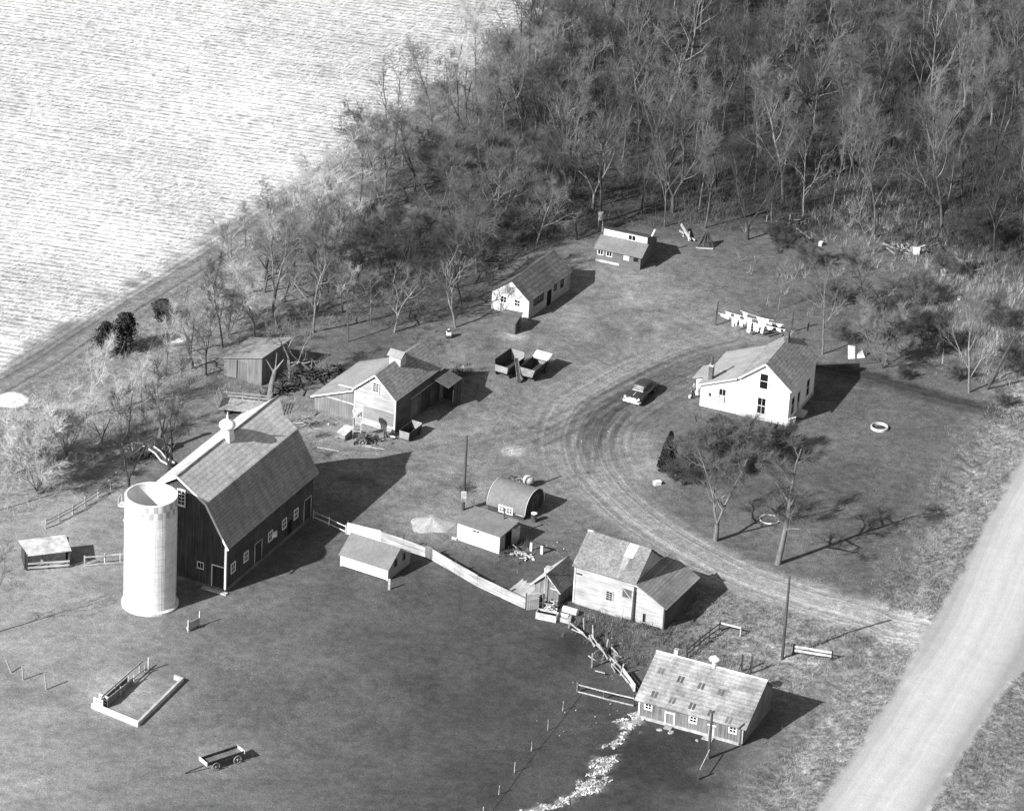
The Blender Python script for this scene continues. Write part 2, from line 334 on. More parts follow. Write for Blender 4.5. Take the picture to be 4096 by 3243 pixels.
# straw and muck washed out below the hog house, bleached patches
STR = polyline([(1345, 1505), (1318, 1545), (1290, 1590), (1270, 1640), (1205, 1680), (1110, 1720)])
d_s, o_s, a_s = dist_line(X, Y, STR)
strawm = (1 - smooth(.2, 1.7, d_s + (fbm(X, Y, 1.6, 151) - .5) * 3.2)) * smooth(.40, .56, fbm(X, Y, .8, 152, 3) + .06 * (1 - smooth(0, 1.2, d_s)))
tone = tone * (1 - strawm * .8) + strawm * .8 * .33
mud = (spot(1395, 1570, 6.2) * .9 + spot(1380, 1640, 6) * .7); mud = np.clip(mud, 0, 1) * (1 - strawm); tone = tone * (1 - .42 * mud)
pond = spot(22, 842, 1.7, .3); tone = tone * (1 - pond) + pond * .75
pond2 = spot(372, 712, 1.1, .3); tone = tone * (1 - pond2) + pond2 * .6
for (u, v, r, k) in [(283, 1470, 4.2, .35), (470, 1590, 4.5, .4), (240, 1440, 3, .3), (905, 1105, 4, .5), (1080, 950, 1.2, 1.2), (1085, 705, 1.6, .8), (1390, 985, 3.5, .7), (1340, 930, 2.5, .5), (770, 425, 1.2, 1.5), (420, 1180, 2.2, .25)]:
    tone = tone * (1 + k * spot(u, v, r) * (.6 + .8 * n_small))
for (u, v, r, k) in [(640, 960, 2.0, .25), (1290, 700, 2.0, .35), (1360, 690, 1.6, .3), (1240, 1360, 3.5, .3), (340, 980, 6, .2), (1200, 1345, 3, .2)]:
    tone = tone * (1 - k * spot(u, v, r))
tone = np.clip(tone, .012, .75)
# heights: gentle swell, crown of the road, ditches, knobbly weeds
def relief(Xa, Ya, dr, rg, fmask):
    z = .10 * (fbm(Xa, Ya, 9, 201) - .5) + .05 * (fbm(Xa, Ya, 1.5, 205, 3) - .5)
    z = z + .22 * (1 - smooth(3, 7, dr)) - .45 * np.exp(-((dr - 9.2) / 1.8) ** 2) * smooth(-95, -70, Ya)
    z = z + rg * .32 * (fbm(Xa, Ya, 1.0, 215, 3) - .45) + fmask * .22 * (fbm(Xa * .35, Ya, 1.1, 217, 2) - .5)
    return z
Z = relief(X, Y, d_road, rough2, fm) * np.exp(-(np.maximum(0, np.hypot(X, Y - 20) - 160) / 60) ** 2)
ROW = at_np(600, 652) - at_np(0, 560); ROW_ANG = math.atan2(ROW[1], ROW[0])

LANE = np.where(m4 > .3, o_road * .8 + 40, np.where(m1 >= m2, o_drive, o_drive2 + 70)); LANEM = np.where(m4 > .3, m4 * .2, np.clip(np.maximum.reduce([m1 * .9, m2 * 1.2, m3 * .2]), 0, 1))
edge_lane = band * (1 - m1); LANE = np.where(edge_lane > .3, o_edge + 120, LANE); LANEM = np.maximum(LANEM, edge_lane * .8 * (m4 < .1))
def ground_material():
    m = bpy.data.materials.new('ground_surface'); m.use_nodes = True; nt = m.node_tree; b = nt.nodes['Principled BSDF']; L = nt.links.new
    def N(t, **k):
        n = nt.nodes.new(t)
        for a, v in k.items(): setattr(n, a, v)
        return n
    def math_(op, a, c, clamp=False):
        n = N('ShaderNodeMath', operation=op, use_clamp=clamp)
        for i, q in enumerate((a, c)):
            if hasattr(q, 'is_linked') or hasattr(q, 'links'): L(q, n.inputs[i])
            else: n.inputs[i].default_value = q
        return n.outputs[0]
    def rng(src, a0, a1, b0, b1):
        k = N('ShaderNodeMapRange'); L(src, k.inputs['Value'])
        for nm, q in zip(('From Min', 'From Max', 'To Min', 'To Max'), (a0, a1, b0, b1)): k.inputs[nm].default_value = q
        return k.outputs[0]
    geo = N('ShaderNodeNewGeometry'); pos = geo.outputs['Position']
    def noise(scale, detail=4, vec=None, rough=.6):
        n = N('ShaderNodeTexNoise'); n.inputs['Scale'].default_value = scale; n.inputs['Detail'].default_value = detail; n.inputs['Roughness'].default_value = rough; L(vec or pos, n.inputs['Vector']); return n.outputs['Fac']
    A = lambda nm: (lambda n: (setattr(n, 'attribute_name', nm), n.outputs['Fac'])[1])(N('ShaderNodeAttribute'))
    tone, field, rough, wood, lane, lanem, calm = A('tone'), A('field'), A('rough'), A('wood'), A('lane'), A('lanem'), A('calm')
    g1 = noise(4.5, 3, rough=.75); g2 = noise(.9, 5, rough=.7)
    base = math_('MULTIPLY', tone, rng(g1, .3, .7, .68, 1.32)); g3 = noise(11, 2, rough=.7); base = math_('MULTIPLY', base, rng(g2, .3, .7, .64, 1.36)); base = math_('MULTIPLY', base, rng(g3, .3, .7, .5, 1.5))
    mixc = N('ShaderNodeMix', data_type='FLOAT'); L(calm, mixc.inputs[0]); L(base, mixc.inputs[2]); L(tone, mixc.inputs[3]); base = mixc.outputs[0]
    # wheel tracks: thin lighter and darker lines that follow the drive and the road
    cv = N('ShaderNodeCombineXYZ'); L(lane, cv.inputs[0]); n1d = N('ShaderNodeTexNoise'); n1d.inputs['Scale'].default_value = 1.15; n1d.inputs['Detail'].default_value = 3; n1d.inputs['Roughness'].default_value = .7
    wob = N('ShaderNodeTexNoise'); wob.inputs['Scale'].default_value = .12; wob.inputs['Detail'].default_value = 2; L(pos, wob.inputs['Vector'])
    L(math_('ADD', lane, math_('MULTIPLY', wob.outputs['Fac'], .9)), cv.inputs[0]); L(cv.outputs[0], n1d.inputs['Vector'])
    trk = rng(n1d.outputs['Fac'], .34, .64, .42, 1.4); mixt = N('ShaderNodeMix', data_type='FLOAT'); L(lanem, mixt.inputs[0]); mixt.inputs[2].default_value = 1; L(trk, mixt.inputs[3]); base = math_('MULTIPLY', base, mixt.outputs[0])
    # weeds and leaf litter: coarse dark and light flecks
    w1 = noise(1.9, 6, rough=.8); fl = rng(w1, .36, .64, .35, 1.75)
    rw = math_('MAXIMUM', math_('MAXIMUM', rough, math_('MULTIPLY', wood, .75)), math_('MULTIPLY', math_('SUBTRACT', 1, field), math_('MULTIPLY', math_('SUBTRACT', 1, calm), .2)))
    mixr = N('ShaderNodeMix', data_type='FLOAT'); L(rw, mixr.inputs[0]); mixr.inputs[2].default_value = 1; L(fl, mixr.inputs[3]); base = math_('MULTIPLY', base, mixr.outputs[0])
    # stubble rows: broken light streaks along the rows
    mp = N('ShaderNodeMapping', vector_type='TEXTURE'); mp.inputs['Rotation'].default_value = (0, 0, ROW_ANG); L(pos, mp.inputs['Vector'])
    s1 = N('ShaderNodeMapping'); s1.inputs['Scale'].default_value = (.2, .8, 1); L(mp.outputs[0], s1.inputs['Vector'])
    s2 = N('ShaderNodeMapping'); s2.inputs['Scale'].default_value = (1.0, 2.3, 1); L(mp.outputs[0], s2.inputs['Vector'])
    wv = N('ShaderNodeTexWave', wave_type='BANDS', bands_direction='Y'); wv.inputs['Scale'].default_value = .3; wv.inputs['Distortion'].default_value = .8; wv.inputs['Detail'].default_value = 3; wv.inputs['Detail Scale'].default_value = 1.6; L(mp.outputs[0], wv.inputs['Vector'])
    a1 = noise(1, 4, s1.outputs[0], .6); a2 = noise(1, 5, s2.outputs[0], .7); patchy = noise(.045, 3)
    st = math_('ADD', math_('MULTIPLY', rng(a1, .3, .7, 0, 1), .2), math_('MULTIPLY', rng(a2, .3, .7, 0, 1), .42)); st = math_('ADD', st, math_('MULTIPLY', wv.outputs['Fac'], .38))
    st = math_('MULTIPLY', rng(st, .14, .56, .34, 1.14), rng(patchy, .3, .7, .7, 1.16))
    mixf = N('ShaderNodeMix', data_type='FLOAT'); L(field, mixf.inputs[0]); mixf.inputs[2].default_value = 1; L(st, mixf.inputs[3]); base = math_('MULTIPLY', base, mixf.outputs[0], True)
    L(base, b.inputs['Base Color']); b.inputs['Roughness'].default_value = 1; b.inputs['Specular IOR Level'].default_value = .05
    bp = N('ShaderNodeBump'); bp.inputs['Strength'].default_value = .55; bp.inputs['Distance'].default_value = .09
    L(math_('ADD', g1, math_('MULTIPLY', w1, math_('ADD', math_('MULTIPLY', rw, 2.5), .5))), bp.inputs['Height']); L(bp.outputs[0], b.inputs['Normal'])
    return m
GM = ground_material()
def make_ground():
    ny, nx = X.shape
    idx = np.arange(nx * ny).reshape(ny, nx)
    Q = np.stack([idx[:-1, :-1], idx[:-1, 1:], idx[1:, 1:], idx[1:, :-1]], axis=2).reshape(-1, 4)
    c = lambda a: ((a[:-1, :-1] + a[1:, 1:]) / 2).ravel()
    cls = np.zeros(len(Q), int)
    cls[c(m1) > .5] = 2; cls[c(m4) > .5] = 1; cls[c(fm) > .5] = 3; cls[(c(m3) > .45) & (cls == 0)] = 4
    cls[(c(pond) > .5)] = 5
    V = np.stack([X.ravel(), Y.ravel(), Z.ravel()], 1)
    for k, nm in enumerate(('ground', 'gravel_road', 'driveway', 'stubble_field', 'dark_ground_band', 'puddle')):
        q = Q[cls == k]
        if not len(q): continue
        used, inv = np.unique(q.ravel(), return_inverse=True)
        me = mesh_np(nm, V[used], inv.reshape(-1, 4), GM)
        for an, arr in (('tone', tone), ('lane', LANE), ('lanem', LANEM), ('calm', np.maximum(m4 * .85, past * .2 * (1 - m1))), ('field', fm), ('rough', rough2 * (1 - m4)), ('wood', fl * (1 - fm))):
            at_ = me.attributes.new(an, 'FLOAT', 'POINT'); at_.data.foreach_set('value', arr.ravel()[used].astype(np.float32))
        me.polygons.foreach_set('use_smooth', np.ones(len(q), bool))
        o = bpy.data.objects.new(nm, me); link(o); struct(o)
make_ground()
def gz(x, y):
    xa = np.array([x], float); ya = np.array([y], float); i = int(np.clip(np.searchsorted(GX, x), 1, len(GX) - 1)); j = int(np.clip(np.searchsorted(GY, y), 1, len(GY) - 1))
    return float(Z[j, i])
def masked(x, y, arr):
    i = int(np.clip(np.searchsorted(GX, x), 1, len(GX) - 1)); j = int(np.clip(np.searchsorted(GY, y), 1, len(GY) - 1)); return float(arr[j, i])

# ================================================================== BUILDINGS (local frame: x along the long side away from the near corner, y to its left)
def window(par, c, u, n, wd, ht, nx=1, ny=1, frame=None, pane=None, fw=.1, name='window', label=None):
    """frame proud of the wall with a pane behind it; c = centre on the wall face, u along the wall, n outward"""
    frame = frame or M['trim']; pane = pane or M['glass']
    c = Vector(c); u = Vector(u).normalized(); n = Vector(n).normalized(); z = Vector((0, 0, 1)); mb = MB()
    o = n * .035; hw_, hh = wd / 2, ht / 2
    for s in (-1, 1):
        mb.beam(c + o + u * (s * (hw_ + fw / 2)) - z * (hh + fw), c + o + u * (s * (hw_ + fw / 2)) + z * (hh + fw), fw, .07)
        mb.beam(c + o + z * (s * (hh + fw / 2)) - u * hw_, c + o + z * (s * (hh + fw / 2)) + u * hw_, .07, fw)
    for k in range(1, nx): mb.beam(c + n * .03 + u * (-hw_ + wd * k / nx) - z * hh, c + n * .03 + u * (-hw_ + wd * k / nx) + z * hh, .05, .03)
    for k in range(1, ny): mb.beam(c + n * .028 + z * (-hh + ht * k / ny) - u * hw_, c + n * .028 + z * (-hh + ht * k / ny) + u * hw_, .03, .05)
    f = mb.build(name, frame, par)
    if label: f['label'] = label
    p = MB(); q = c + n * .012
    p.prism([q - u * hw_ - z * hh, q + u * hw_ - z * hh, q + u * hw_ + z * hh, q - u * hw_ + z * hh], -n * .02); p.build('pane', pane, f)
    return f
def door(par, c, u, n, wd, ht, mat, frame=None, fw=.11, name='door', cross=False, label=None):
    """c = middle of the threshold on the wall face"""
    c = Vector(c); u = Vector(u).normalized(); n = Vector(n).normalized(); z = Vector((0, 0, 1)); mb = MB()
    q = c + n * .02
    mb.prism([q - u * wd / 2, q + u * wd / 2, q + u * wd / 2 + z * ht, q - u * wd / 2 + z * ht], -n * .04)
    d = mb.build(name, mat, par)
    if label: d['label'] = label
    if frame:
        f = MB(); o = c + n * .035
        for s in (-1, 1): f.beam(o + u * (s * (wd + fw) / 2), o + u * (s * (wd + fw) / 2) + z * (ht + fw), fw, .08)
        f.beam(o + z * (ht + fw / 2) - u * wd / 2, o + z * (ht + fw / 2) + u * wd / 2, .08, fw)
        f.build('frame', frame, d)
    if cross:
        f = MB(); o = c + n * .045; f.beam(o - u * wd * .42 + z * ht * .95, o + u * wd * .42 + z * ht * .05, .09, .03); f.build('brace', M['trim'], d)
    return d
X_, Y_ = Vector((1, 0, 0)), Vector((0, 1, 0))

# ---------------------------------------------------------------- the big gambrel barn
def barn():
    t = thing('gambrel_barn', 'huge dark barn with a broken-slope shingle roof beside the white silo', 'barn', (-27.62, -45.10, 0), 65.63)
    L, W = 18.4, 11.0
    prof = [(0, 0), (W, 0), (W, 5.35), (W - 2.3, 9.4), (W / 2, 11.5), (2.3, 9.4), (0, 5.35)]
    MB().prism([(0, y, z) for y, z in prof], (L, 0, 0)).build('wall', M['barn'], t)
    fz = .42
    MB().box(-.06, L + .05, -.07, 0, -.3, fz).box(-.07, -.002, .002, W + .05, -.3, fz).box(L + .002, L + .06, .002, W + .05, -.3, fz).box(-.06, L + .05, W + .052, W + .1, -.3, fz).build('foundation', gm('barn_foundation', .13, (2, 2, 2), .3, .6, .3), t)
    x0, x1 = -.38, L + .38
    r = MB(); e0, b0, rg = (-.42, 5.12), (2.18, 9.6), (W / 2, 11.82)
    th = .1
    def P(x, q): return (x, q[0], q[1])
    fl = (-.05, 5.85)     # the slope flares a little towards the eave
    f1 = (-.5, 5.2)
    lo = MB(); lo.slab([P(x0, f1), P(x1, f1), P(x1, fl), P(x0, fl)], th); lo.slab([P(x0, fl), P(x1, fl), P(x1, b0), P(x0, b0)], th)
    mid = (b0[0] + (rg[0] - b0[0]) * .5, b0[1] + (rg[1] - b0[1]) * .5)
    r.slab([P(x0, b0), P(x1, b0), P(x1, mid), P(x1 + 1.9, rg), P(x0, rg)], th)
    m = lambda q: (W - q[0], q[1])
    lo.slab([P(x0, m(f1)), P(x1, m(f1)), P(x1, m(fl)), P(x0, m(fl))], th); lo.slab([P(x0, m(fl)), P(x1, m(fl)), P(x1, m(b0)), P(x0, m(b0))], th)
    lo.build('lower_roof', M['barnroof_low'], t)  # lower slopes carry a darker shingle tone than the upper ones
    r.slab([P(x0, m(b0)), P(x1, m(b0)), P(x1, m(mid)), P(x1 + 1.9, rg), P(x0, rg)], th)
    roof = r.build('roof', M['barnroof'], t)
    # white barge boards on the near gable, ridge board
    g = MB()
    for a, b in ((f1, fl), (fl, b0), (b0, rg), (m(f1), m(fl)), (m(fl), m(b0)), (m(b0), rg)):
        g.beam((x0 - .03, a[0], a[1] - .12), (x0 - .03, b[0], b[1] - .12), .22, .05) if False else g.beam((x0 - .04, a[0], a[1] - .06), (x0 - .04, b[0], b[1] - .06), .06, .2)
    g.build('barge_board', M['trim'], t)
    MB().beam((x0, W / 2, 11.86), (x1 + 1.8, W / 2, 11.86), .16, .05).build('ridge_board', gm('ridge_boards', .1), t)
    c = MB().beam((-.05, -.03, fz), (-.05, -.03, 5.2), .2, .2); c.build('corner_board', M['trim'], t)
    # gable windows high up, either side of the ridge line
    for y in (5.15, 7.0): window(t, (0, y, 9.35), -Y_, -X_, .66, 1.55, 2, 4, fw=.2)
    window(t, (0, 2.83, 2.33), -Y_, -X_, .58, .6, 2, 1, fw=.1, pane=M['black'])
    door(t, (0, .78, .42), -Y_, -X_, 1.35, 2.35, gm('barn_door_boards', .035, VB, .4, .5, .3), M['trim'], .1)
    for x in (1.55, 4.2, 12.25, 14.75): window(t, (x, 0, 2.15), X_, -Y_, .72, .95, 2, 2, fw=.1)
    window(t, (9.3, 0, 2.1), X_, -Y_, .72, .95, 2, 2, fw=.1)
    MB().prism([(9.45, -.12, 1.75), (10.15, -.35, 1.75), (10.15, -.35, 2.45), (9.45, -.12, 2.45)], (.03, .05, 0)).build('shutter', gm('pale_shutter', .5), t)
    for x, wd, h in ((6.75, 1.4, 2.2), (17.25, 1.45, 2.35)): door(t, (x, 0, .42), X_, -Y_, wd, h, gm('barn_side_door', .04, VB, .4, .5, .3), gm('dull_trim', .4), .08)
    door(t, (13.5, 0, .42), X_, -Y_, .8, 1.5, M['black'])
    # onion-topped ventilator
    v = MB(); cx = 9.75
    v.prism([(cx - .62, W / 2 - .62, 11.15), (cx + .62, W / 2 - .62, 11.15), (cx + .5, W / 2 - .5, 12.75), (cx - .5, W / 2 - .5, 12.75)], (0, 1e-4, 0)) if False else None
    v.lathe([(.98, 11.0), (.82, 11.6), (.72, 12.2), (.66, 12.62)], (cx, W / 2, 0), 4)
    for i, p in enumerate(v.v):   # turn the four-sided base to stand square to the ridge
        dx, dy = p[0] - cx, p[1] - W / 2; s = math.sqrt(.5); v.v[i] = (cx + (dx - dy) * s, W / 2 + (dx + dy) * s, p[2])
    ven = v.build('ventilator', M['tin'], t)
    MB().lathe([(.42, 12.6), (.5, 12.74), (.8, 12.92), (.86, 13.1), (.8, 13.32), (.58, 13.55), (.3, 13.72), (.12, 13.86), (.06, 14.35), (.02, 14.6)], (cx, W / 2, 0), 20).build('ventilator_cap', M['tin'], ven, smooth=True)
    # stone platform at the corner
    MB().box(-.55, -.08, -.4, 2.4, -.2, .16).build('step', M['conc'], t)
    return t
barn()
# ---------------------------------------------------------------- the silo
def silo():
    t = thing('concrete_silo', 'tall round white open-topped silo with grey checks round its rim', 'silo', (-34.84, -48.02, 0), 0)
    Rr, H, n = 2.58, 12.25, 72
    mb = MB(); mb.lathe([(Rr, 0), (Rr, H), (Rr - .16, H), (Rr - .16, 5.0), (.01, 5.0)], (0, 0, 0), n); mb.f = mb.f[:-2]
    o = mb.build('stave_wall', M['stave'], t, smooth=False)
    ck = MB()
    for row in range(2):
        z1 = H - .12 - row * .72; z0 = z1 - .7
        for k in range(n // 2):
            if (k + row) % 2: continue
            pts = []
            for j in range(3):
                a = 2 * math.pi * (k * 2 + j) / n; pts.append((math.cos(a), math.sin(a)))
            for (ca, sa), (cb, sb) in zip(pts[:-1], pts[1:]):
                ck.add([((Rr + .012) * ca, (Rr + .012) * sa, z0), ((Rr + .012) * cb, (Rr + .012) * sb, z0), ((Rr + .012) * cb, (Rr + .012) * sb, z1), ((Rr + .012) * ca, (Rr + .012) * sa, z1)], [(0, 1, 2, 3)])
    ck.build('checker_band', M['checker'], t)
    h = MB()
    for i in range(15): h.ring((0, 0, .5 + i * .72), (0, 0, 1), Rr + .006, .012, 48, 5)
    h.build('hoop', gm('iron_hoops', .42), t)
    s = MB()
    for k in range(48):
        a = 2 * math.pi * k / 48; c = Vector((math.cos(a), math.sin(a), 0)) * (Rr + .001)
        s.beam(c + Vector((0, 0, .1)), c + Vector((0, 0, H - 1.6)), .012, .012)
    s.build('stave_joint', gm('stave_joints', .56), t)
    MB().lathe([(Rr + .3, -.3), (Rr + .28, .22), (Rr + .05, .36), (Rr + .002, .36)], (0, 0, 0), 48).build('footing', gm('silo_footing', .5, (4, 4, 4), .3, .6, .3), t)
    ld = MB(); e = Vector((-.97, .24, 0)); u = Vector((-.24, -.97, 0))
    for s_ in (-.22, .22): ld.beam(e * (Rr + .14) + u * s_ + Vector((0, 0, .4)), e * (Rr + .14) + u * s_ + Vector((0, 0, H - .2)), .05)
    for k in range(28): ld.beam(e * (Rr + .14) - u * .2 + Vector((0, 0, .8 + k * .4)), e * (Rr + .14) + u * .2 + Vector((0, 0, .8 + k * .4)), .035)
    ld.build('ladder', M['conc'], t)
    pf = MB(); c = e * (Rr + .45)
    pf.prism([c - u * .5 - e * .4 + Vector((0, 0, H - 1.75)), c + u * .5 - e * .4 + Vector((0, 0, H - 1.75)), c + u * .5 + e * .3 + Vector((0, 0, H - 1.75)), c - u * .5 + e * .3 + Vector((0, 0, H - 1.75))], (0, 0, .08))
    for s_ in (-.5, .5): pf.beam(c + u * s_ + e * .25 + Vector((0, 0, H - 1.7)), c + u * s_ + e * .25 + Vector((0, 0, H - .8)), .05)
    pf.beam(c - u * .5 + e * .25 + Vector((0, 0, H - .8)), c + u * .5 + e * .25 + Vector((0, 0, H - .8)), .05)
    pf.build('platform', M['conc'], t)
silo()
# ---------------------------------------------------------------- corn crib with lean-to
def crib():
    t = thing('crib_building', 'pale-fronted farm building with a roof ventilator and a wide lean-to', 'outbuilding', (-12.52, -8.2, 0), 62.4)
    L, W = 9.6, 5.05; ym = W / 2
    MB().prism([(0, 0, -.2), (0, W, -.2), (0, W, 4.05), (0, ym, 6.22), (0, 0, 4.05)], (L, 0, 0)).build('wall', M['weathered'], t)
    # the long right side is darker boarding than the front
    MB().box(.15, L, -.06, -.004, .05, 3.95).build('darker_side', gm('side_boards', .085, HB, .4, .4, .3), t)
    r = MB(); r.slab([(-.28, -.25, 3.98), (L + .28, -.25, 3.98), (L + .28, ym, 6.42), (-.28, ym, 6.42)], .09); r.slab([(-.28, W + .25, 3.98), (L + .28, W + .25, 3.98), (L + .28, ym, 6.42), (-.28, ym, 6.42)], .09)
    r.build('roof', M['roof'], t)
    MB().beam((-.3, -.22, 3.9), (-.3, ym, 6.33), .05, .14).beam((-.3, W + .22, 3.9), (-.3, ym, 6.33), .05, .14).build('barge_board', M['trim'], t)
    MB().box(-.05, .12, -.07, .06, 0, 3.9).build('corner_board', M['trim'], t); MB().box(-.05, .08, W - .08, W + .04, -.2, 3.9).build('corner_board', M['trim'], t)
    # the darker unpainted lower half of the front
    MB().box(-.03, -.003, .14, 3.9, .75, 2.25).build('lower_boarding', gm('bare_lower_boards', .2, HB, .3, .4, .25), t)
    MB().box(-.05, -.031, .1, W - .1, 2.25, 2.42).build('band_board', M['weathered'], t)
    window(t, (0, 2.45, 4.8), -Y_, -X_, .62, 1.0, 2, 4, fw=.13)
    # lean-to on the left
    MB().prism([(.12, W + .01, -.9), (.12, 10.15, -.9), (.12, 10.15, 1.55), (.12, W + .01, 3.62)], (L + .1, 0, 0)).build('lean_to', gm('leanto_boards', .17, VB, .35, .5, .25), t)
    MB().slab([(-.15, W + .12, 3.76), (L + .45, W + .12, 3.76), (L + .45, 10.55, 1.52), (-.15, 10.55, 1.52)], .08).build('lean_to_roof', M['paleroof'], t)
    MB().beam((-.18, W + .15, 3.66), (-.18, 10.5, 1.46), .05, .12).build('lean_to_barge_board', M['trim'], t)
    MB().box(.06, .11, W + .15, 9.2, 1.85, 1.98).build('lean_to_rail', M['paleboard'], t)
    # ventilator astride the ridge
    cx = 4.55; v = MB()
    v.prism([(cx - .62, ym - .72, 5.4), (cx - .62, ym + .72, 5.4), (cx - .62, ym + .72, 6.95), (cx - .62, ym - .72, 6.95)], (1.24, 0, 0))
    ven = v.build('ventilator', gm('ventilator_boards', .4, HB, .25, .5, .2), t)
    q = MB(); q.slab([(cx - .85, ym - .92, 6.9), (cx - .85, ym + .92, 6.9), (cx, ym + .92, 7.42), (cx, ym - .92, 7.42)], .06); q.slab([(cx + .85, ym - .92, 6.9), (cx + .85, ym + .92, 6.9), (cx, ym + .92, 7.42), (cx, ym - .92, 7.42)], .06)
    q.build('ventilator_roof', M['paleroof'], ven)
    MB().prism([(cx - .6, ym - .7, 6.9), (cx + .6, ym - .7, 6.9), (cx, ym - .7, 7.3)], (0, 1.4, 0)).build('ventilator_gable', M['darkwood'], ven)
    # sliding doors of the shaded side, canopy at the far corner
    door(t, (4.2, -.06, .1), X_, -Y_, 1.6, 2.4, gm('sliding_door_boards', .13, VB, .4, .5, .3), None); door(t, (6.6, -.06, .1), X_, -Y_, 1.9, 2.6, gm('sliding_door_boards_b', .05, VB, .4, .5, .3), None)
    MB().box(3.2, 8.6, -.11, -.065, 2.75, 2.86).build('door_rail', M['weathered'], t)
    MB().slab([(7.6, -.08, 3.55), (10.6, -.08, 3.55), (10.6, -2.3, 2.95), (7.6, -2.3, 2.95)], .07).build('canopy', M['darkroof'], t)
    MB().box(10.4, 10.5, -2.2, -.08, 0, 2.95).box(8.9, 10.398, -2.2, -2.12, 0, 2.85).build('canopy_wall', M['darkwood'], t)
    MB().tube((-.25, W + .3, 4.05), (-.9, W + 1.6, 4.3), .07, .07, 8).build('hay_beam', M['trim'], t)
crib()
# ---------------------------------------------------------------- the white farmhouse
def house():
    t = thing('farmhouse', 'white clapboard farmhouse with a long low left wing and two chimneys', 'house', (30.11, -1.06, 0), 68.66)
    L, W, E, Rz = 8.8, 5.75, 4.35, 6.9; ym = W / 2
    MB().prism([(0, 0, .0), (0, W, .0), (0, W, E), (0, ym, Rz - .05), (0, 0, E)], (L, 0, 0)).build('wall', M['white'], t)
    MB().box(-.06, L + .06, -.06, W, -.4, .35).build('foundation', M['conc'], t)
    r = MB(); r.slab([(-.35, -.32, E + .02), (L + .35, -.32, E + .02), (L + .35, ym, Rz + .12), (-.35, ym, Rz + .12)], .1)
    r.slab([(-.35, W + .1, E + .3), (L + .35, W + .1, E + .3), (L + .35, ym, Rz + .12), (-.35, ym, Rz + .12)], .1)
    r.build('roof', M['roof'], t)
    b = MB().beam((-.37, -.3, E - .06), (-.37, ym, Rz + .03), .05, .16).beam((-.37, W + .1, E + .2), (-.37, ym, Rz + .03), .05, .16); b.build('barge_board', M['trim'], t)
    MB().box(-.04, .1, -.05, .07, .35, E - .05).build('corner_board', M['trim'], t)
    # the low wing on the left
    y1 = 10.2
    MB().prism([(0.02, W + .002, 0), (0.02, y1, 0), (0.02, y1, 2.5), (0.02, W + .002, 4.2)], (L - .1, 0, 0)).build('wing_wall', M['white'], t)
    MB().slab([(-.3, W + .12, 4.55), (L + .25, W + .12, 4.55), (L + .25, 10.6, 2.62), (-.3, 10.6, 2.62)], .09).build('wing_roof', M['paleroof'], t)
    MB().beam((-.33, W + .3, 4.4), (-.33, 10.55, 2.56), .05, .14).build('wing_barge_board', M['trim'], t)
    # entry porch
    MB().box(2.3, 5.2, y1 + .002, 11.55, 0, 2.15).build('porch_wall', M['white'], t)
    MB().slab([(2.0, y1 + .1, 2.68), (5.5, y1 + .1, 2.68), (5.5, 11.95, 2.12), (2.0, 11.95, 2.12)], .07).build('porch_roof', M['paleroof'], t)
    window(t, (2.3, 10.75, 1.55), -Y_, -X_, .5, .7, 1, 2, fw=.06)
    door(t, (1.2, y1, .25), X_, Y_, .85, 1.95, gm('porch_door', .3), M['trim'])
    # windows
    window(t, (0, 3.0, 4.72), -Y_, -X_, .84, 1.8, 1, 2, fw=.12); window(t, (0, 3.06, 1.72), -Y_, -X_, .86, 1.9, 2, 2, fw=.12)
    wnd = window(t, (0.02, 7.65, 1.85), -Y_, -X_, .74, 1.6, 2, 2, fw=.1)
    MB().prism([(-.035, 7.38, 1.12), (-.035, 7.97, 1.12), (-.035, 7.97, 1.78), (-.035, 7.38, 1.78)], (.012, 0, 0)).build('blind', M['conc'], wnd)
    for x in (1.45, 6.5): window(t, (x, 0, 1.85), X_, -Y_, 1.05, 2.05, 1, 2, fw=.09)
    d = door(t, (3.35, 0, .4), X_, -Y_, 1.0, 2.35, gm('front_door', .25), M['trim'])
    MB().box(3.1, 3.6, -.04, -.022, 1.5, 2.5).build('door_glass', M['glass'], d)
    MB().box(2.6, 4.1, -1.0, -.07, -.2, .3).build('step', M['conc'], t)
    MB().box(-.14, -.005, 9.0, 9.22, 1.5, 1.85).build('meter_box', M['rust'], t)
    # chimneys
    c1 = MB().box(.5, .98, 9.15, 9.63, 2.55, 4.75).build('chimney', M['brick'], t)
    MB().box(.44, 1.04, 9.09, 9.69, 4.752, 4.92).build('cap', M['conc'], c1); MB().tube((.74, 9.39, 4.93), (.74, 9.39, 5.75), .15, .15, 10).tube((.74, 9.39, 5.752), (.74, 9.39, 5.9), .2, .2, 10).build('flue', M['brick'], c1)
    c2 = MB().box(6.2, 6.7, ym - .25, ym + .25, 6.4, 8.0).build('chimney', M['brick'], t)
    MB().box(6.14, 6.76, ym - .31, ym + .31, 8.002, 8.14).build('cap', M['brick'], c2)
    # lattice panel leaning at the near corner
    lt = MB()
    for k in range(6): lt.beam((-.1 + .12 * k, -.12 - .1 * k, .02), (.0 + .17 * k, -.1 - .12 * k, .95), .05, .02)
    for z in (.12, .85): lt.beam((-.12, -.12, z), (.78, -.74, z), .05, .02)
    tag(lt.build('lattice_panel', M['trim'], None), 'white slatted panel leaning at the near corner of the farmhouse', 'panel')
    o = bpy.data.objects['lattice_panel']; o.location = t.location; o.rotation_euler = t.rotation_euler
house()
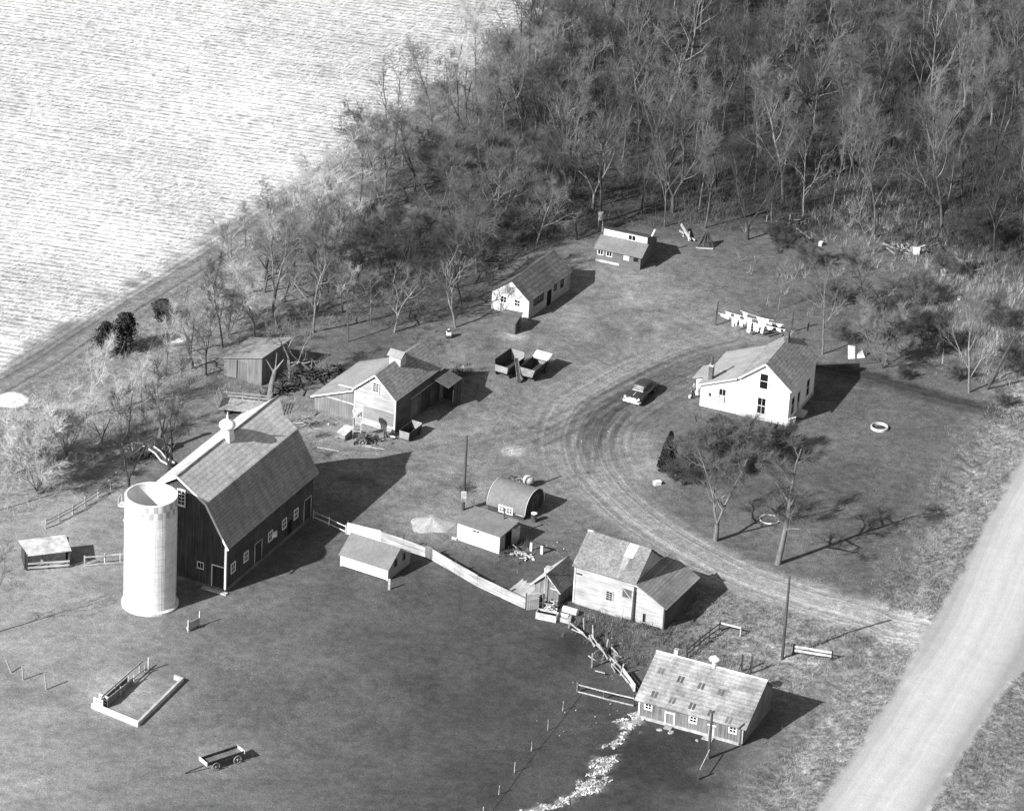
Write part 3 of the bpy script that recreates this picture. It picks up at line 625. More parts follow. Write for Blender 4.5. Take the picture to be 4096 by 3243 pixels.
# ---------------------------------------------------------------- chicken house in the yard
def chicken_house():
    t = thing('chicken_house', 'white-gabled long shed with a dark roof, three openings in its sunlit end', 'shed', (1.27, 22.02, 0), 61.86)
    L, W, E, Rz = 9.75, 4.85, 2.3, 4.2; ym = 2.4
    MB().prism([(0, 0, -.7), (0, W, -.7), (0, W, E), (0, ym, Rz), (0, 0, E)], (L, 0, 0)).build('wall', gm('chalky_white', .55, HB, .22, .6, .25), t)
    MB().box(.05, L + .02, -.03, -.003, 0, E - .05).build('darker_side', gm('chicken_side_shade', .3, HB, .25, .4, .25), t)  # white side wall: its shade is put into this darker colour
    r = MB(); r.slab([(-.2, -.2, E + .02), (L + .2, -.2, E + .02), (L + .2, ym, Rz + .14), (-.2, ym, Rz + .14)], .08); r.slab([(-.2, W + .2, E + .02), (L + .2, W + .2, E + .02), (L + .2, ym, Rz + .14), (-.2, ym, Rz + .14)], .08)
    r.build('roof', roofmat('chicken_roof', .13, .35, .3, .2, .25, .35), t)
    window(t, (0, 3.3, 1.62), -Y_, -X_, .68, .72, 2, 2, fw=.07); window(t, (0, 1.5, 1.65), -Y_, -X_, .68, .72, 2, 2, fw=.07)
    door(t, (0, 2.42, 2.5), -Y_, -X_, .95, .9, gm('hatch_boards', .3, VB, .2, .5, .2), None, name='hatch')
    window(t, (2.15, -.03, 1.65), X_, -Y_, 2.2, .8, 4, 1, frame=M['brownwall'], fw=.06); door(t, (4.75, -.03, .02), X_, -Y_, 1.0, 1.85, M['black'])
    window(t, (6.1, -.03, 1.7), X_, -Y_, .5, .7, 1, 1, frame=M['brownwall'], fw=.05); window(t, (7.7, -.03, 1.6), X_, -Y_, .65, .95, 1, 2, frame=M['brownwall'], fw=.05)
    MB().tube((7.0, W - .6, 2.2), (7.0, W - .6, 4.1), .12, .12, 8).build('chimney', M['rust'], t)
chicken_house()
def privy():
    t = thing('lean_to_shed', 'small dark flat-roofed shed standing against the front of the white-gabled shed', 'shed', (-.12, 17.84, 0), -18.2)
    MB().prism([(-2.0, 0, -.3), (-2.0, 2.1, -.3), (-2.0, 2.1, 1.72), (-2.0, 0, 1.45)], (2.0, 0, 0)).build('wall', gm('shed_boards', .11, (2, 2, 2), .3, .6, .2), t)
    MB().slab([(-2.1, -.12, 1.5), (.1, -.12, 1.5), (.1, 2.25, 1.82), (-2.1, 2.25, 1.82)], .07).build('roof', gm('shed_felt', .12, (2, 2, 2), .25, .6, .25), t)
    MB().box(-.06, .03, -.04, -.002, 0, 1.44).build('corner_board', M['darkwood'], t)
    door(t, (0, 1.05, .05), Y_, X_, .7, 1.35, M['darkwood'])
privy()
def brooder_shed():
    t = thing('clerestory_shed', 'small shed below the woods with a white upper wall over its lower roof', 'shed', (14.11, 37.1, 0), -20.2)
    MB().prism([(-5.55, 0, -.2), (-5.55, 5.5, -.2), (-5.55, 5.5, 1.9), (-5.55, 1.95, 3.45), (-5.55, 1.95, 2.45), (-5.55, 0, 1.66)], (5.5, 0, 0)).build('wall', M['brownwall'], t)
    MB().box(-5.45, -.02, 1.9, 1.948, 2.62, 3.42).build('clerestory_wall', M['white'], t)
    MB().slab([(-5.85, -.28, 1.66), (.2, -.28, 1.66), (.2, 1.898, 2.56), (-5.85, 1.898, 2.56)], .07).build('lower_roof', M['felt'], t)
    MB().slab([(-5.7, 1.75, 3.56), (.12, 1.75, 3.56), (.12, 5.8, 1.98), (-5.7, 5.8, 1.98)], .07).build('upper_roof', M['darkroof'], t)
    window(t, (-1.9, 1.9, 2.98), X_, -Y_, .85, .6, 2, 1, fw=.06)
    for x in (-5.05, -3.95): window(t, (x, 0, 1.22), X_, -Y_, .62, .55, 2, 1, fw=.07)
    window(t, (-.62, 0, 1.2), X_, -Y_, .58, .5, 1, 1, fw=.06, frame=M['brownwall'])
    window(t, (-1.8, 0, 1.2), X_, -Y_, .6, .5, 1, 1, fw=.05, pane=M['white'], name='shutter')
    MB().box(-5.6, -2.6, -.12, -.002, -.1, .28).build('foundation', M['conc'], t)
    MB().tube((-.35, 4.2, 2.3), (.05, 4.3, 3.5), .1, .1, 8).build('stovepipe', M['tin'], t)
brooder_shed()
# ---------------------------------------------------------------- hog house by the road
def hog_house():
    t = thing('hog_house', 'long low hog house with dark hatches in its pale roof near the road', 'hog house', (23.67, -68.82, 0), -22.78)
    L, ym, W = 10.7, 4.75, 7.6
    MB().prism([(-L, 0, -.3), (-L, W, -.3), (-L, W, 2.55), (-L, ym, 4.65), (-L, 0, 2.0)], (L, 0, 0)).build('wall', M['greyboard'], t)
    MB().box(-L - .05, -.0, -.09, -.002, -.4, .3).build('foundation', gm('hog_foundation', .34, (2, 2, 2), .3, .6, .3), t)
    r = MB(); r.slab([(-L - .4, -.36, 2.02), (.42, -.36, 2.02), (.42, ym, 4.84), (-L - .4, ym, 4.84)], .08); r.slab([(-L - .4, W + .3, 2.55), (.42, W + .3, 2.55), (.42, ym, 4.84), (-L - .4, ym, 4.84)], .08)
    r.build('roof', M['hogroof'], t)
    MB().beam((-L - .42, ym, 4.88), (.44, ym, 4.88), .2, .05).build('ridge_cap', M['tin'], t)
    sl_ = Vector((0, ym + .36, 2.82)).normalized(); nn = Vector((0, -sl_.z, sl_.y))
    for i, (fx, fy) in enumerate([(.10, .66), (.30, .60), (.50, .58), (.69, .56), (.88, .52), (.135, .2), (.31, .18), (.50, .17), (.685, .14), (.86, .1)]):
        x = -L - .2 + fx * 10.9; p = Vector((x, -.36, 2.02)) + sl_ * (fy * 5.85) + nn * .03
        mb = MB()
        for dx in (-.22, .14): mb.prism([p + X_ * (dx - .11) - sl_ * .36, p + X_ * (dx + .13) - sl_ * .36, p + X_ * (dx + .13) + sl_ * .36, p + X_ * (dx - .11) + sl_ * .36], -nn * .02)
        if i not in (4,): mb.build('roof_hatch', gm('roof_hatch_boards', .075 if i % 3 else .11, (2, 2, 2), .3, .6, .3), t)
    window(t, (-9.72, 0, 1.52), X_, -Y_, .58, .52, 2, 2, fw=.13); window(t, (-5.08, 0, 1.45), X_, -Y_, .6, .58, 2, 2, fw=.13); window(t, (-1.0, 0, 1.5), X_, -Y_, .6, .55, 2, 2, fw=.13)
    d = door(t, (-7.45, 0, .3), X_, -Y_, .8, 1.1, M['greyboard'], M['trim'], .12); door(t, (-3.15, 0, .3), X_, -Y_, .6, .95, gm('faded_door', .4), None); MB().box(-3.6, -2.7, -.06, -.003, 1.3, 1.42).build('lintel', M['trim'], t)
    MB().box(-L - .03, -L + .12, -.06, .0, .3, 1.96).build('corner_board', M['trim'], t); MB().box(-.12, .04, -.06, .0, .3, 1.96).build('corner_board', M['trim'], t)
    ch = MB().box(-9.35, -8.95, ym + .1, ym + .5, 4.4, 5.45).build('chimney', M['conc'], t); MB().box(-9.22, -9.08, ym + .23, ym + .37, 5.42, 5.46).build('flue', M['black'], ch)
    v = MB().tube((-5.1, ym, 4.6), (-5.1, ym, 5.6), .26, .24, 12).build('ventilator', gm('vent_metal', .35), t); MB().lathe([(.15, 5.58), (.58, 5.62), (.5, 5.78), (.2, 5.92), (.04, 6.05)], (-5.1, ym, 0), 18).build('ventilator_cap', M['tin'], v, smooth=True)
    for x, w_ in ((-7.4, .75), (-3.3, 1.05)):
        MB().box(x - w_ / 2, x + w_ / 2, -.75, -.1, -.35, .12).build('step', M['stone'], t)
hog_house()
for i, (x, y, r, lb) in enumerate([(-8.0, -1.15, .28, 'flat pale stone left of the first hog house step'), (-6.85, -1.05, .34, 'flat pale stone right of the first hog house step'), (-4.1, -1.2, .2, 'small stone by the second hog house step')]):
    a = unit(-22.78); b = unit(67.22); p = Vector((23.67, -68.82, 0)) + a * x + b * y
    s = MB().lathe([(r * .9, -.1), (r, .03), (r * .8, .1), (r * .3, .13)], (0, 0, 0), 9).build('flat_stone', M['stone'], None, p); s.scale = (1.2, .8, 1); s.rotation_euler.z = i; tag(s, lb, 'stone', 'stones in front of the hog house')
# ---------------------------------------------------------------- shop / granary beside the drive
def shop():
    t = thing('plank_granary', 'large weathered plank building beside the drive with a lower right-hand lean-to', 'granary', (16.34, -47.72, 0), -26.18)
    x0, xm, W, E, Rz = -10.15, -3.4, 6.15, 4.35, 6.8; ym = 3.05
    MB().prism([(x0, 0, .15), (x0, W, .15), (x0, W, E), (x0, ym, Rz), (x0, 0, E)], (xm - x0, 0, 0)).build('wall', M['weathered'], t)
    MB().prism([(xm + .002, 0, .2), (0, 0, .2), (0, 0, 2.55), (xm + .002, 0, 4.3)], (0, 7.3, 0)).build('lean_to_wall', M['weathered'], t)
    MB().box(0.003, .03, .02, 7.3, .1, 2.4).build('darker_side', gm('granary_side', .08, HB, .4, .5, .3), t)
    MB().box(x0 + .1, -.1, .1, W - .1, -.3, .2).build('foundation', M['stone'], t)
    r = MB(); r.slab([(x0 - .25, -.25, E + .02), (xm + .15, -.25, E + .02), (xm + .15, ym, Rz + .14), (x0 - .25, ym, Rz + .14)], .08); r.slab([(x0 - .25, W + .25, E + .02), (xm + .15, W + .25, E + .02), (xm + .15, ym, Rz + .14), (x0 - .25, ym, Rz + .14)], .08)
    r.build('roof', gm('granary_roof', .16, (4.5, 4.5, 4.5), .42, .5, .3, .95), t)
    MB().slab([(xm + .16, -.25, 4.42), (.3, -.25, 2.62), (.3, 7.55, 2.62), (xm + .16, 7.55, 4.42)], .07).build('lean_to_roof', roofmat('corrugated_lean_to', .2, .16, .2, .2, .25, .3), t)
    # bright patch and the pale stain under it
    sl_ = Vector((0, ym + .25, Rz - E + .12)).normalized(); nn = Vector((0, -sl_.z, sl_.y)); ln = math.hypot(ym + .25, Rz - E + .12)
    o = Vector((0, -.25, E + .02))
    def onroof(x, f): return o + X_ * x + sl_ * (f * ln) + nn * .012
    MB().prism([onroof(-5.75, .62), onroof(-4.75, .62), onroof(-4.65, .985), onroof(-5.65, .985)], -nn * .02).build('roof_patch', gm('bright_tin_patch', .6, (2, 2, 2), .1, .6, .1, .5, .3), t)
    st = MB().prism([onroof(-5.7, .615), onroof(-4.95, .615), onroof(-5.05, .35), onroof(-5.3, .04), onroof(-5.6, .04), onroof(-5.6, .3)], -nn * .014); st.build('roof_stain', gm('rust_run', .22, (3, 2, 1), .35, .8, .3), t)
    MB().beam((x0 - .25, ym, Rz + .16), (x0 + .35, ym, Rz + .16), .22, .05).build('ridge_cap', M['tin'], t)
    MB().box(x0 - .04, x0 + .14, -.06, -.0, .15, E - .05).build('corner_board', M['paleboard'], t); MB().box(-.12, .035, -.06, .0, .2, 2.5).build('end_board', M['darkwood'], t)
    window(t, (-6.15, 0, 2.12), X_, -Y_, .62, .95, 2, 4, frame=M['weathered'], fw=.12)
    door(t, (-4.25, 0, 2.5), X_, -Y_, 1.0, .95, gm('hatch_dark', .1, VB, .2, .5, .2), None, name='hatch', cross=True); MB().box(-4.9, -2.4, -.06, -.004, 3.55, 3.66).build('hatch_rail', M['paleboard'], t)
    MB().box(-6.9, -4.55, -.045, -.003, .0, 1.25).build('patched_boarding', M['fencewhite'], t)
    window(t, (-2.2, 0, .85), X_, -Y_, .16, .8, 1, 1, frame=M['darkwood'], pane=M['black'], fw=.05, name='slit_opening')
    MB().box(-9.95, -9.3, -.03, -.003, 3.5, 3.65).build('vent_slot', M['black'], t)
    MB().box(-1.5, -.35, .0, .09, -.1, .19).build('gap', M['black'], t)
shop()
# ---------------------------------------------------------------- small sheds
def peaked_shed():
    t = thing('peaked_shed', 'little dark steep-roofed shed tucked against the left end of the plank granary', 'shed', (5.76, -43.8, 0), 62)
    W, L, E, Rz = 2.75, 4.2, 1.85, 3.2; ym = W / 2
    MB().prism([(0, 0, -.2), (0, W, -.2), (0, W, E), (0, ym, Rz), (0, 0, E)], (L, 0, 0)).build('wall', M['greyboard'], t)
    r = MB(); r.slab([(-.3, -.38, E - .26), (L + .1, -.38, E - .26), (L + .1, ym, Rz + .13), (-.3, ym, Rz + .13)], .07); r.build('roof', roofmat('shed_shingles', .12, .17, .35, .2, .3, .35), t)
    MB().slab([(-.3, W + .45, E - .3), (L + .1, W + .45, E - .3), (L + .1, ym, Rz + .13), (-.3, ym, Rz + .13)], .07).build('left_roof', M['paleboard'], t)
    MB().beam((-.33, -.36, E - .3), (-.33, ym, Rz + .06), .05, .12).beam((-.33, W + .42, E - .33), (-.33, ym, Rz + .06), .05, .12).build('barge_board', M['paleboard'], t)
    door(t, (0, 1.0, .0), -Y_, -X_, .8, 1.6, gm('shed_door', .14, VB, .4, .5, .3), None); MB().box(-.04, -.003, .1, 1.0, 1.62, 1.74).build('lintel', M['paleboard'], t)
    MB().box(1.6, 2.3, 2.1, 2.6, 2.05, 2.75).build('vent_box', M['paleboard'], t)
    MB().tube((-.42, ym, -.2), (-.42, ym, 4.3), .05, .045, 8).build('mast', M['weathered'], t)
peaked_shed()
def white_coop():
    t = thing('white_coop', 'low white gabled coop standing alone in the pasture inside the plank fence', 'coop', (-11.53, -40.79, 0), -27.53)
    W, L, E, Rz = 4.45, 5.6, 1.3, 2.75; ym = 2.2
    MB().prism([(-L, 0, -.2), (-L, W, -.2), (-L, W, E), (-L, ym, Rz), (-L, 0, E)], (L, 0, 0)).build('wall', M['white'], t)
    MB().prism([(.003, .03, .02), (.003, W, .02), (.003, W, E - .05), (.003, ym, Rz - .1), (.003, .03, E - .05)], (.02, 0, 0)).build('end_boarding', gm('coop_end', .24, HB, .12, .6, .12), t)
    r = MB(); r.slab([(-L - .15, -.16, E), (.15, -.16, E), (.15, ym, Rz + .1), (-L - .15, ym, Rz + .1)], .05); r.slab([(-L - .15, W + .16, E), (.15, W + .16, E), (.15, ym, Rz + .1), (-L - .15, ym, Rz + .1)], .05); r.build('roof', M['felt'], t)
    for y in (1.45, 3.1): window(t, (.023, y, 1.42), Y_, X_, .42, .75, 1, 1, frame=M['brownwall'], fw=.05)
    MB().box(-L + .2, -.2, -.05, -.002, -.2, .1).build('skid', M['darkwood'], t)
white_coop()
def milk_house():
    t = thing('milk_house', 'small white flat-roofed milk house with an open dark doorway beside the gravel heap', 'milk house', (-.47, -33.8, 0), -30.25)
    W, L = 3.4, 5.1
    MB().prism([(-L, 0, -.1), (-L, W, -.1), (-L, W, 2.3), (-L, 0, 2.0)], (L, 0, 0)).build('wall', M['white'], t)
    MB().slab([(-L - .18, -.18, 2.05), (.18, -.18, 2.05), (.18, W + .15, 2.36), (-L - .18, W + .15, 2.36)], .06).build('roof', M['felt'], t)
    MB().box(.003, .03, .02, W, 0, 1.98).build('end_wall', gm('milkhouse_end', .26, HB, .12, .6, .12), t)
    window(t, (-2.8, 0, 1.7), X_, -Y_, .78, .22, 2, 1, fw=.04)
    door(t, (.03, 1.65, .0), Y_, X_, 1.15, 1.85, M['black'])
    MB().prism([(.05, 2.3, .02), (.4, 3.3, .02), (.4, 3.3, 1.95), (.05, 2.3, 1.95)], (.04, -.02, 0)).build('open_door', gm('milkhouse_door', .3), t)
    MB().tube((-1.4, W - .35, 2.2), (-1.4, W - .35, 3.35), .09, .09, 8).tube((-1.4, W - .35, 3.352), (-1.4, W - .35, 3.5), .15, .12, 8).build('stovepipe', M['rust'], t)
    MB().box(-5.6, -L + .1, -.25, -.02, .0, .22).build('step', M['conc'], t)
milk_house()
def arched_hut():
    t = thing('arched_hut', 'round-roofed hut with a white double window low in its side behind the milk house', 'hut', (1.94, -26.32, 0), -27.45)
    W, L = 4.1, 4.35; ym = W / 2
    prof = [(0, -.1), (0, .55)]
    for k in range(1, 13):
        a = math.pi * k / 24; prof.append((ym - ym * math.cos(a) ** .92, .55 + 2.1 * math.sin(a) ** .95))
    prof2 = prof + [(W - y, z) for y, z in reversed(prof[:-1])]
    MB().prism([(-L, y, z) for y, z in prof2], (L - .05, 0, 0)).build('end_wall', gm('hut_boards', .05, VB, .4, .5, .3), t)
    sh = MB(); o = [(y + (y - ym) * .03, z + .05) for y, z in prof2[1:-1]]
    for (a, b) in zip(o[:-1], o[1:]): sh.slab([(-L - .08, a[0], a[1]), (.08, a[0], a[1]), (.08, b[0], b[1]), (-L - .08, b[0], b[1])], .045)
    sh.build('arched_roof', M['felt'], t)
    rim = MB()
    for x in (.1, -L - .1):
        for (a, b) in zip(o[:-1], o[1:]): rim.beam((x, a[0], a[1] + .01), (x, b[0], b[1] + .01), .03, .07)
    rim.build('roof_rim', M['trim'], t)
    for x in (-2.62, -1.75): window(t, (x, -.02, .62), X_, Vector((0, -1, .12)), .6, .62, 2, 2, fw=.11, pane=M['paneglass'])
    MB().beam((-1.0, -.08, .5), (.05, -.08, .5), .08, .08).build('sill_board', M['paleboard'], t)
    door(t, (-.05, 2.3, 0), Y_, X_, .95, 1.9, M['darkwood'], gm('hut_door_frame', .15), .06)
arched_hut()
def pasture_shed():
    t = thing('grey_lean_shed', 'old grey single-slope shed under bare trees beyond the hay rack', 'shed', (-31.93, 3.53, 0), 62)
    MB().prism([(0, 0, -.3), (0, -4.9, -.3), (0, -4.9, 3.45), (0, 0, 2.1)], (5.6, 0, 0)).build('wall', gm('grey_shed_boards', .15, VB, .4, .5, .25), t)
    MB().slab([(-.25, .5, 2.05), (6.0, .5, 2.05), (6.0, -5.1, 3.6), (-.25, -5.1, 3.6)], .08).build('roof', gm('grey_shed_roof', .22, (2, 2, 2), .2, .4, .25), t)
    door(t, (0, -2.4, 0), -Y_, -X_, 1.0, 2.2, gm('grey_shed_door', .12, VB, .4, .5, .3)); MB().box(-.05, -.003, -1.75, -1.65, 0, 2.3).build('door_gap', M['black'], t)
pasture_shed()
def corral_shed():
    t = thing('open_front_shed', 'low open-fronted cattle shed with a pale sagging roof at the left edge', 'shed', (-47.84, -42.99, 0), 15)
    MB().slab([(.2, -.1, 1.75), (4.6, .0, 1.95), (4.4, 2.9, 2.25), (-.4, 2.7, 2.05)], .07).build('roof', gm('sheet_roof', .42, (2, 2, 2), .3, .6, .3), t)
    for x in (.1, 2.3, 4.4): MB().beam((x, .1, -.2), (x, .1, 1.8), .16).build('post', M['darkwood'], t)
    MB().box(-.1, 4.7, 2.7, 2.8, -.1, 2.0).box(4.35, 4.45, .3, 2.69, -.1, 1.9).box(-.1, 0.0, .3, 2.69, -.1, 1.85).build('wall', M['darkwood'], t)
    f = MB()
    for z in (.35, .8): f.beam((.2, -.05, z), (4.4, -.05, z), .05, .2)
    f.build('front_rail', M['weathered'], t)
    MB().box(.3, 4.2, 1.1, 1.2, 0, 1.2).build('manger', M['corral'], t)
corral_shed()
# ---------------------------------------------------------------- fences
def fence(name, label, pts, h, rails, mat, post_mat=None, gap=2.4, rail_w=.14, post_w=.12, group=None, cat='fence', skip_post=False, rail_label=None):
    """posts and rails along world points; each rail run one part, each post a part"""
    p0 = Vector(pts[0]); t = thing(name, label, cat, (p0[0], p0[1], 0), 0, group); post_mat = post_mat or mat
    pts = [Vector((p[0], p[1], 0)) - Vector((p0[0], p0[1], 0)) for p in pts]
    rm = MB(); posts = []
    for a, b in zip(pts[:-1], pts[1:]):
        n = max(1, round((b - a).length / gap))
        for k in range(n + (b is pts[-1])): posts.append(a + (b - a) * (k / n))
        d = (b - a).normalized(); s = d.cross(Vector((0, 0, 1))) * (post_w / 2 + .02)
        for z in rails: rm.beam(a + s + Vector((0, 0, z)), b + s + Vector((0, 0, z + random.uniform(-.04, .04))), .04, rail_w)
    rm.build('rail', mat, t)
    for q in posts:
        hh = h * random.uniform(.92, 1.08); MB().beam(q + Vector((0, 0, -.3)), q + Vector((random.uniform(-.05, .05), random.uniform(-.05, .05), hh)), post_w).build('post', post_mat, t)
    return t
random.seed(4)
def plank_wall():
    t = thing('plank_fence', 'long board fence of limewashed planks running behind the white coop to the granary', 'fence', (-16.2, -31.55, 0), 0)
    o = Vector((-16.2, -31.55, 0)); P = [Vector(p) - o for p in ((-16.2, -31.55, 0), (-12.63, -32.86, 0), (-7.95, -35.6, 0), (-7.2, -36.1, 0), (-2.46, -41.0, 0), (2.5, -45.05, 0))]
    hs = [1.35, 1.25, 1.45, 1.3, 1.25, 1.6]
    mats = [M['white'], M['fencewhite'], M['greyboard'], M['fencewhite'], M['fencewhite']]
    for i in range(5):
        a, b = P[i], P[i + 1]; d = (b - a).normalized(); n = 4; pm = MB(); L = (b - a).length; k = max(1, int(L / 2.6))
        for c in range(k):
            s0, s1 = L * c / k, L * (c + 1) / k - .02
            for r in range(n):
                z0 = .08 + r * hs[i] / n; jit = random.uniform(-.03, .03)
                pm.beam(a + d * s0 + Vector((0, 0, z0 + hs[i] / n * .45)), a + d * s1 + Vector((0, 0, z0 + hs[i] / n * .45 + jit)), .035 + .006 * r, hs[i] / n * .93)
        pm.build('board_panel', mats[i], t)
    for q, h in zip(P + [(P[1] + P[2]) / 2, (P[3] + P[4]) / 2, (P[4] + P[5]) / 2], hs + [1.5, 1.3, 1.4]):
        nrm = Vector((.45, .89, 0)) * .09; MB().beam(q + nrm + Vector((0, 0, -.2)), q + nrm + Vector((0, 0, h + .25)), .13).build('post', M['darkwood'], t)
plank_wall()
def fence_end():
    t = thing('grey_gate_panel', 'short grey vertical-board panel closing the lower end of the plank fence', 'gate', (2.62, -45.15, 0), 20)
    m = MB()
    for k in range(6): m.box(k * .22, k * .22 + .2, 0, .04, .0, 1.75 + random.uniform(-.06, .06))
    m.build('board_panel', M['weathered'], t); MB().box(0, 1.3, .05, .12, .4, .52).box(0, 1.3, .05, .12, 1.3, 1.42).build('rail', M['darkwood'], t)
    t = thing('fallen_boards', 'pale broken sheet of boards lying on the ground behind the plank fence end', 'boards', (0.6, -42.0, 0), -38)
    m = MB(); random.seed(9)
    for k in range(11): m.prism([(k * .3, random.uniform(-.3, 0), .25 + .03 * k), (k * .3 + .28, random.uniform(-.3, 0), .25 + .03 * k), (k * .3 + .28, 2.3 + random.uniform(-.3, .3), .75), (k * .3, 2.3 + random.uniform(-.3, .3), .75)], (0, 0, .04))
    m.build('plank', M['fencewhite'], t)
    MB().box(.2, 3.2, .1, .2, 0, .26).box(.2, 3.2, 2.0, 2.1, 0, .7).build('support', M['darkwood'], t)
fence_end()
random.seed(5)
fence('rail_gate', 'thin pale rail running from the barn to the plank fence', [(-19.9, -28.5), (-18.2, -29.8), (-16.3, -31.4)], 1.0, (.85, .25), gm('pale_rail', .5), gap=2.5, rail_w=.09, post_w=.09)
fence('rail_fence', 'two-rail pale fence between the silo and the open cattle shed', [(-42.1, -41.4), (-40.1, -40.8), (-37.2, -39.9)], 1.25, (1.1, .15), M['paleboard'], gap=2.0)
fence('rail_fence', 'rickety rail fence curving behind the barn at the edge of the trees', [(-47.0, -34.0), (-44.6, -30.6), (-41.3, -24.7)], 1.1, (.9, .5), M['corral'], gap=2.0, rail_w=.1)
fence('rail_fence', 'single-rail fence running left from the corner of the hog house', [(8.0, -60.6), (10.5, -61.6), (13.4, -62.6)], 1.15, (.9, .12), M['corral'], M['darkwood'], gap=2.5, post_w=.13)
fence('wire_fence', 'thin post-and-wire fence running down the pasture from the rail corner', [(7.9, -60.5), (5.2, -68.0), (2.2, -76.0), (-.5, -84.0)], 1.1, (.8,), M['darkwood'], M['corral'], gap=5.2, rail_w=.02, post_w=.07)
fence('rail_fence', 'dark rail fence in the weeds behind the hog house roof', [(18.6, -52.8), (19.9, -50.4), (21.9, -47.2)], 1.3, (1.0, .5), M['darkwood'], gap=1.6, rail_w=.12)
fence('rail_fence', 'short pale rail fence meeting the dark rail fence at a corner post', [(22.05, -47.15), (24.0, -47.9)], 1.15, (1.0,), M['paleboard'], M['corral'], gap=2, rail_w=.2)
fence('board_gate', 'pale two-board gate beside the utility pole near the road', [(29.2, -50.9), (32.9, -51.7)], 1.15, (.98, .55), M['paleboard'], M['darkwood'], gap=3.8, rail_w=.26, post_w=.2, cat='gate')
def broken_fence():
    t = thing('broken_fence', 'collapsed plank fence zigzagging between the granary and the hog house', 'fence', (7.2, -48.5, 0), 0)
    o = Vector((7.2, -48.5, 0)); pts = [Vector(p) - o for p in ((7.2, -48.5, 0), (8.9, -50.7, 0), (9.9, -52.6, 0), (11.4, -55.2, 0), (12.2, -57.0, 0), (13.4, -60.2, 0))]
    random.seed(21); m = MB()
    for a, b in zip(pts[:-1], pts[1:]):
        for k in range(3):
            j = lambda: Vector((random.uniform(-.35, .35), random.uniform(-.35, .35), random.uniform(.15, .95)))
            m.beam(a + j(), a.lerp(b, random.uniform(.6, 1)) + j() * .7, .05, random.uniform(.1, .2))
    for k in range(13):
        c = pts[2] + Vector((random.gauss(.6, .9), random.gauss(-1.2, 1.6), random.uniform(.05, .35))); a = random.uniform(0, 3.1); d = Vector((math.cos(a), math.sin(a), random.uniform(-.2, .25))) * random.uniform(.4, .9)
        m.beam(c - d, c + d, .04, random.uniform(.1, .22))
    m.build('plank', M['corral'], t)
    for q in [(8.46, -48.4), (9.35, -50.2), (10.65, -52.1), (11.45, -54.9), (12.1, -56.95), (9.25, -55.8), (6.9, -48.2)]:
        p = Vector((q[0], q[1], 0)) - o; MB().beam(p, p + Vector((random.uniform(-.25, .25), random.uniform(-.1, .1), random.uniform(1.1, 1.7))), .13).build('post', M['corral'], t)
    m = MB(); a = pts[4]; b = pts[5]; d = (b - a).normalized()
    for k in range(3): m.beam(a + Vector((.1, 0, .25 + .3 * k)), b + Vector((.1, 0, .3 + .3 * k)), .04, .22)
    m.build('panel', M['paleboard'], t)
broken_fence()
def posts_row():
    for (x, y, lean, lb, h) in [(-42.93, -65.85, (-.22, .05), 'rightmost of the three leaning posts in the left pasture', 1.75), (-45.35, -64.32, (-.12, .05), 'middle one of the three leaning posts in the left pasture', 1.5), (-46.6, -63.1, (-.6, .2), 'leftmost of the three posts in the left pasture, leaning far over', 1.3)]:
        p = MB().tube((0, 0, -.2), (lean[0], lean[1], h), .085, .075, 8).build('fence_post', M['corral'], None, (x, y, 0)); tag(p, lb, 'post', 'leaning posts in the left pasture')
    p = MB().box(-.11, .11, -.06, .06, -.2, 1.25).build('fence_post', M['paleboard'], None, (-11.3, -42.6, 0)); tag(p, 'lone square post in front of the white coop', 'post')
    for (x, y, lb) in [(23.97, -54.86, 'left of the two dark props standing behind the hog house ridge'), (24.9, -55.1, 'right of the two dark props standing behind the hog house ridge')]:
        p = MB().beam((0, 0, -.2), (0, 0, 1.9), .2).beam((-.4, -.3, 0), (0, 0, 1.3), .07).build('wooden_prop', M['darkwood'], None, (x, y, 0)); tag(p, lb, 'post', 'props behind the hog house')
posts_row()
def utility_pole(x, y, h, lean, label, extra=None, arm=False):
    t = thing('utility_pole', label, 'utility pole', (x, y, 0))
    MB().tube((0, 0, -.5), (lean[0], lean[1], h), .17, .11, 10).build('pole', M['pole'], t)
    if extra: MB().box(-.28, .28, -.42, -.17, 1.15, 2.3).build('meter_box', gm('meter_boxes', .35, (2, 2, 2), .5, 1, .5), t)
    if arm: MB().beam((lean[0] - .5, lean[1], h - .4), (lean[0] + .5, lean[1], h - .4), .1).build('crossarm', M['pole'], t)
    MB().tube((lean[0] + .13, lean[1], h - .35), (lean[0] + .13, lean[1], h - .15), .05, .05, 8).build('insulator', M['conc'], t)
    return t
utility_pole(-4.47, -24.75, 8.7, (0, 0), 'tall thin utility pole with a meter box behind the milk house', True)
utility_pole(28.05, -51.9, 9.3, (0, 0), 'tall dark utility pole beside the pale two-board gate')
utility_pole(20.45, -71.5, 5.2, (.0, 0), 'dark pole standing in front of the hog house', None)
utility_pole(52.7, 10.6, 6.2, (3.0, 2.0), 'leaning pole near the right edge beyond the lawn')
t = thing('brace_post', 'stub post and strut braced below the pole in front of the hog house', 'post', (19.39, -75.41, 0)); MB().beam((0, 0, -.2), (0, 0, 1.3), .16).build('post', M['darkwood'], t); MB().beam((.05, 0, .9), (1.1, 3.6, 1.2), .08).build('strut', M['corral'], t)
utility_pole(13.2, -46.35, 4.0, (0.05, 0), 'short pole standing against the front of the plank granary')

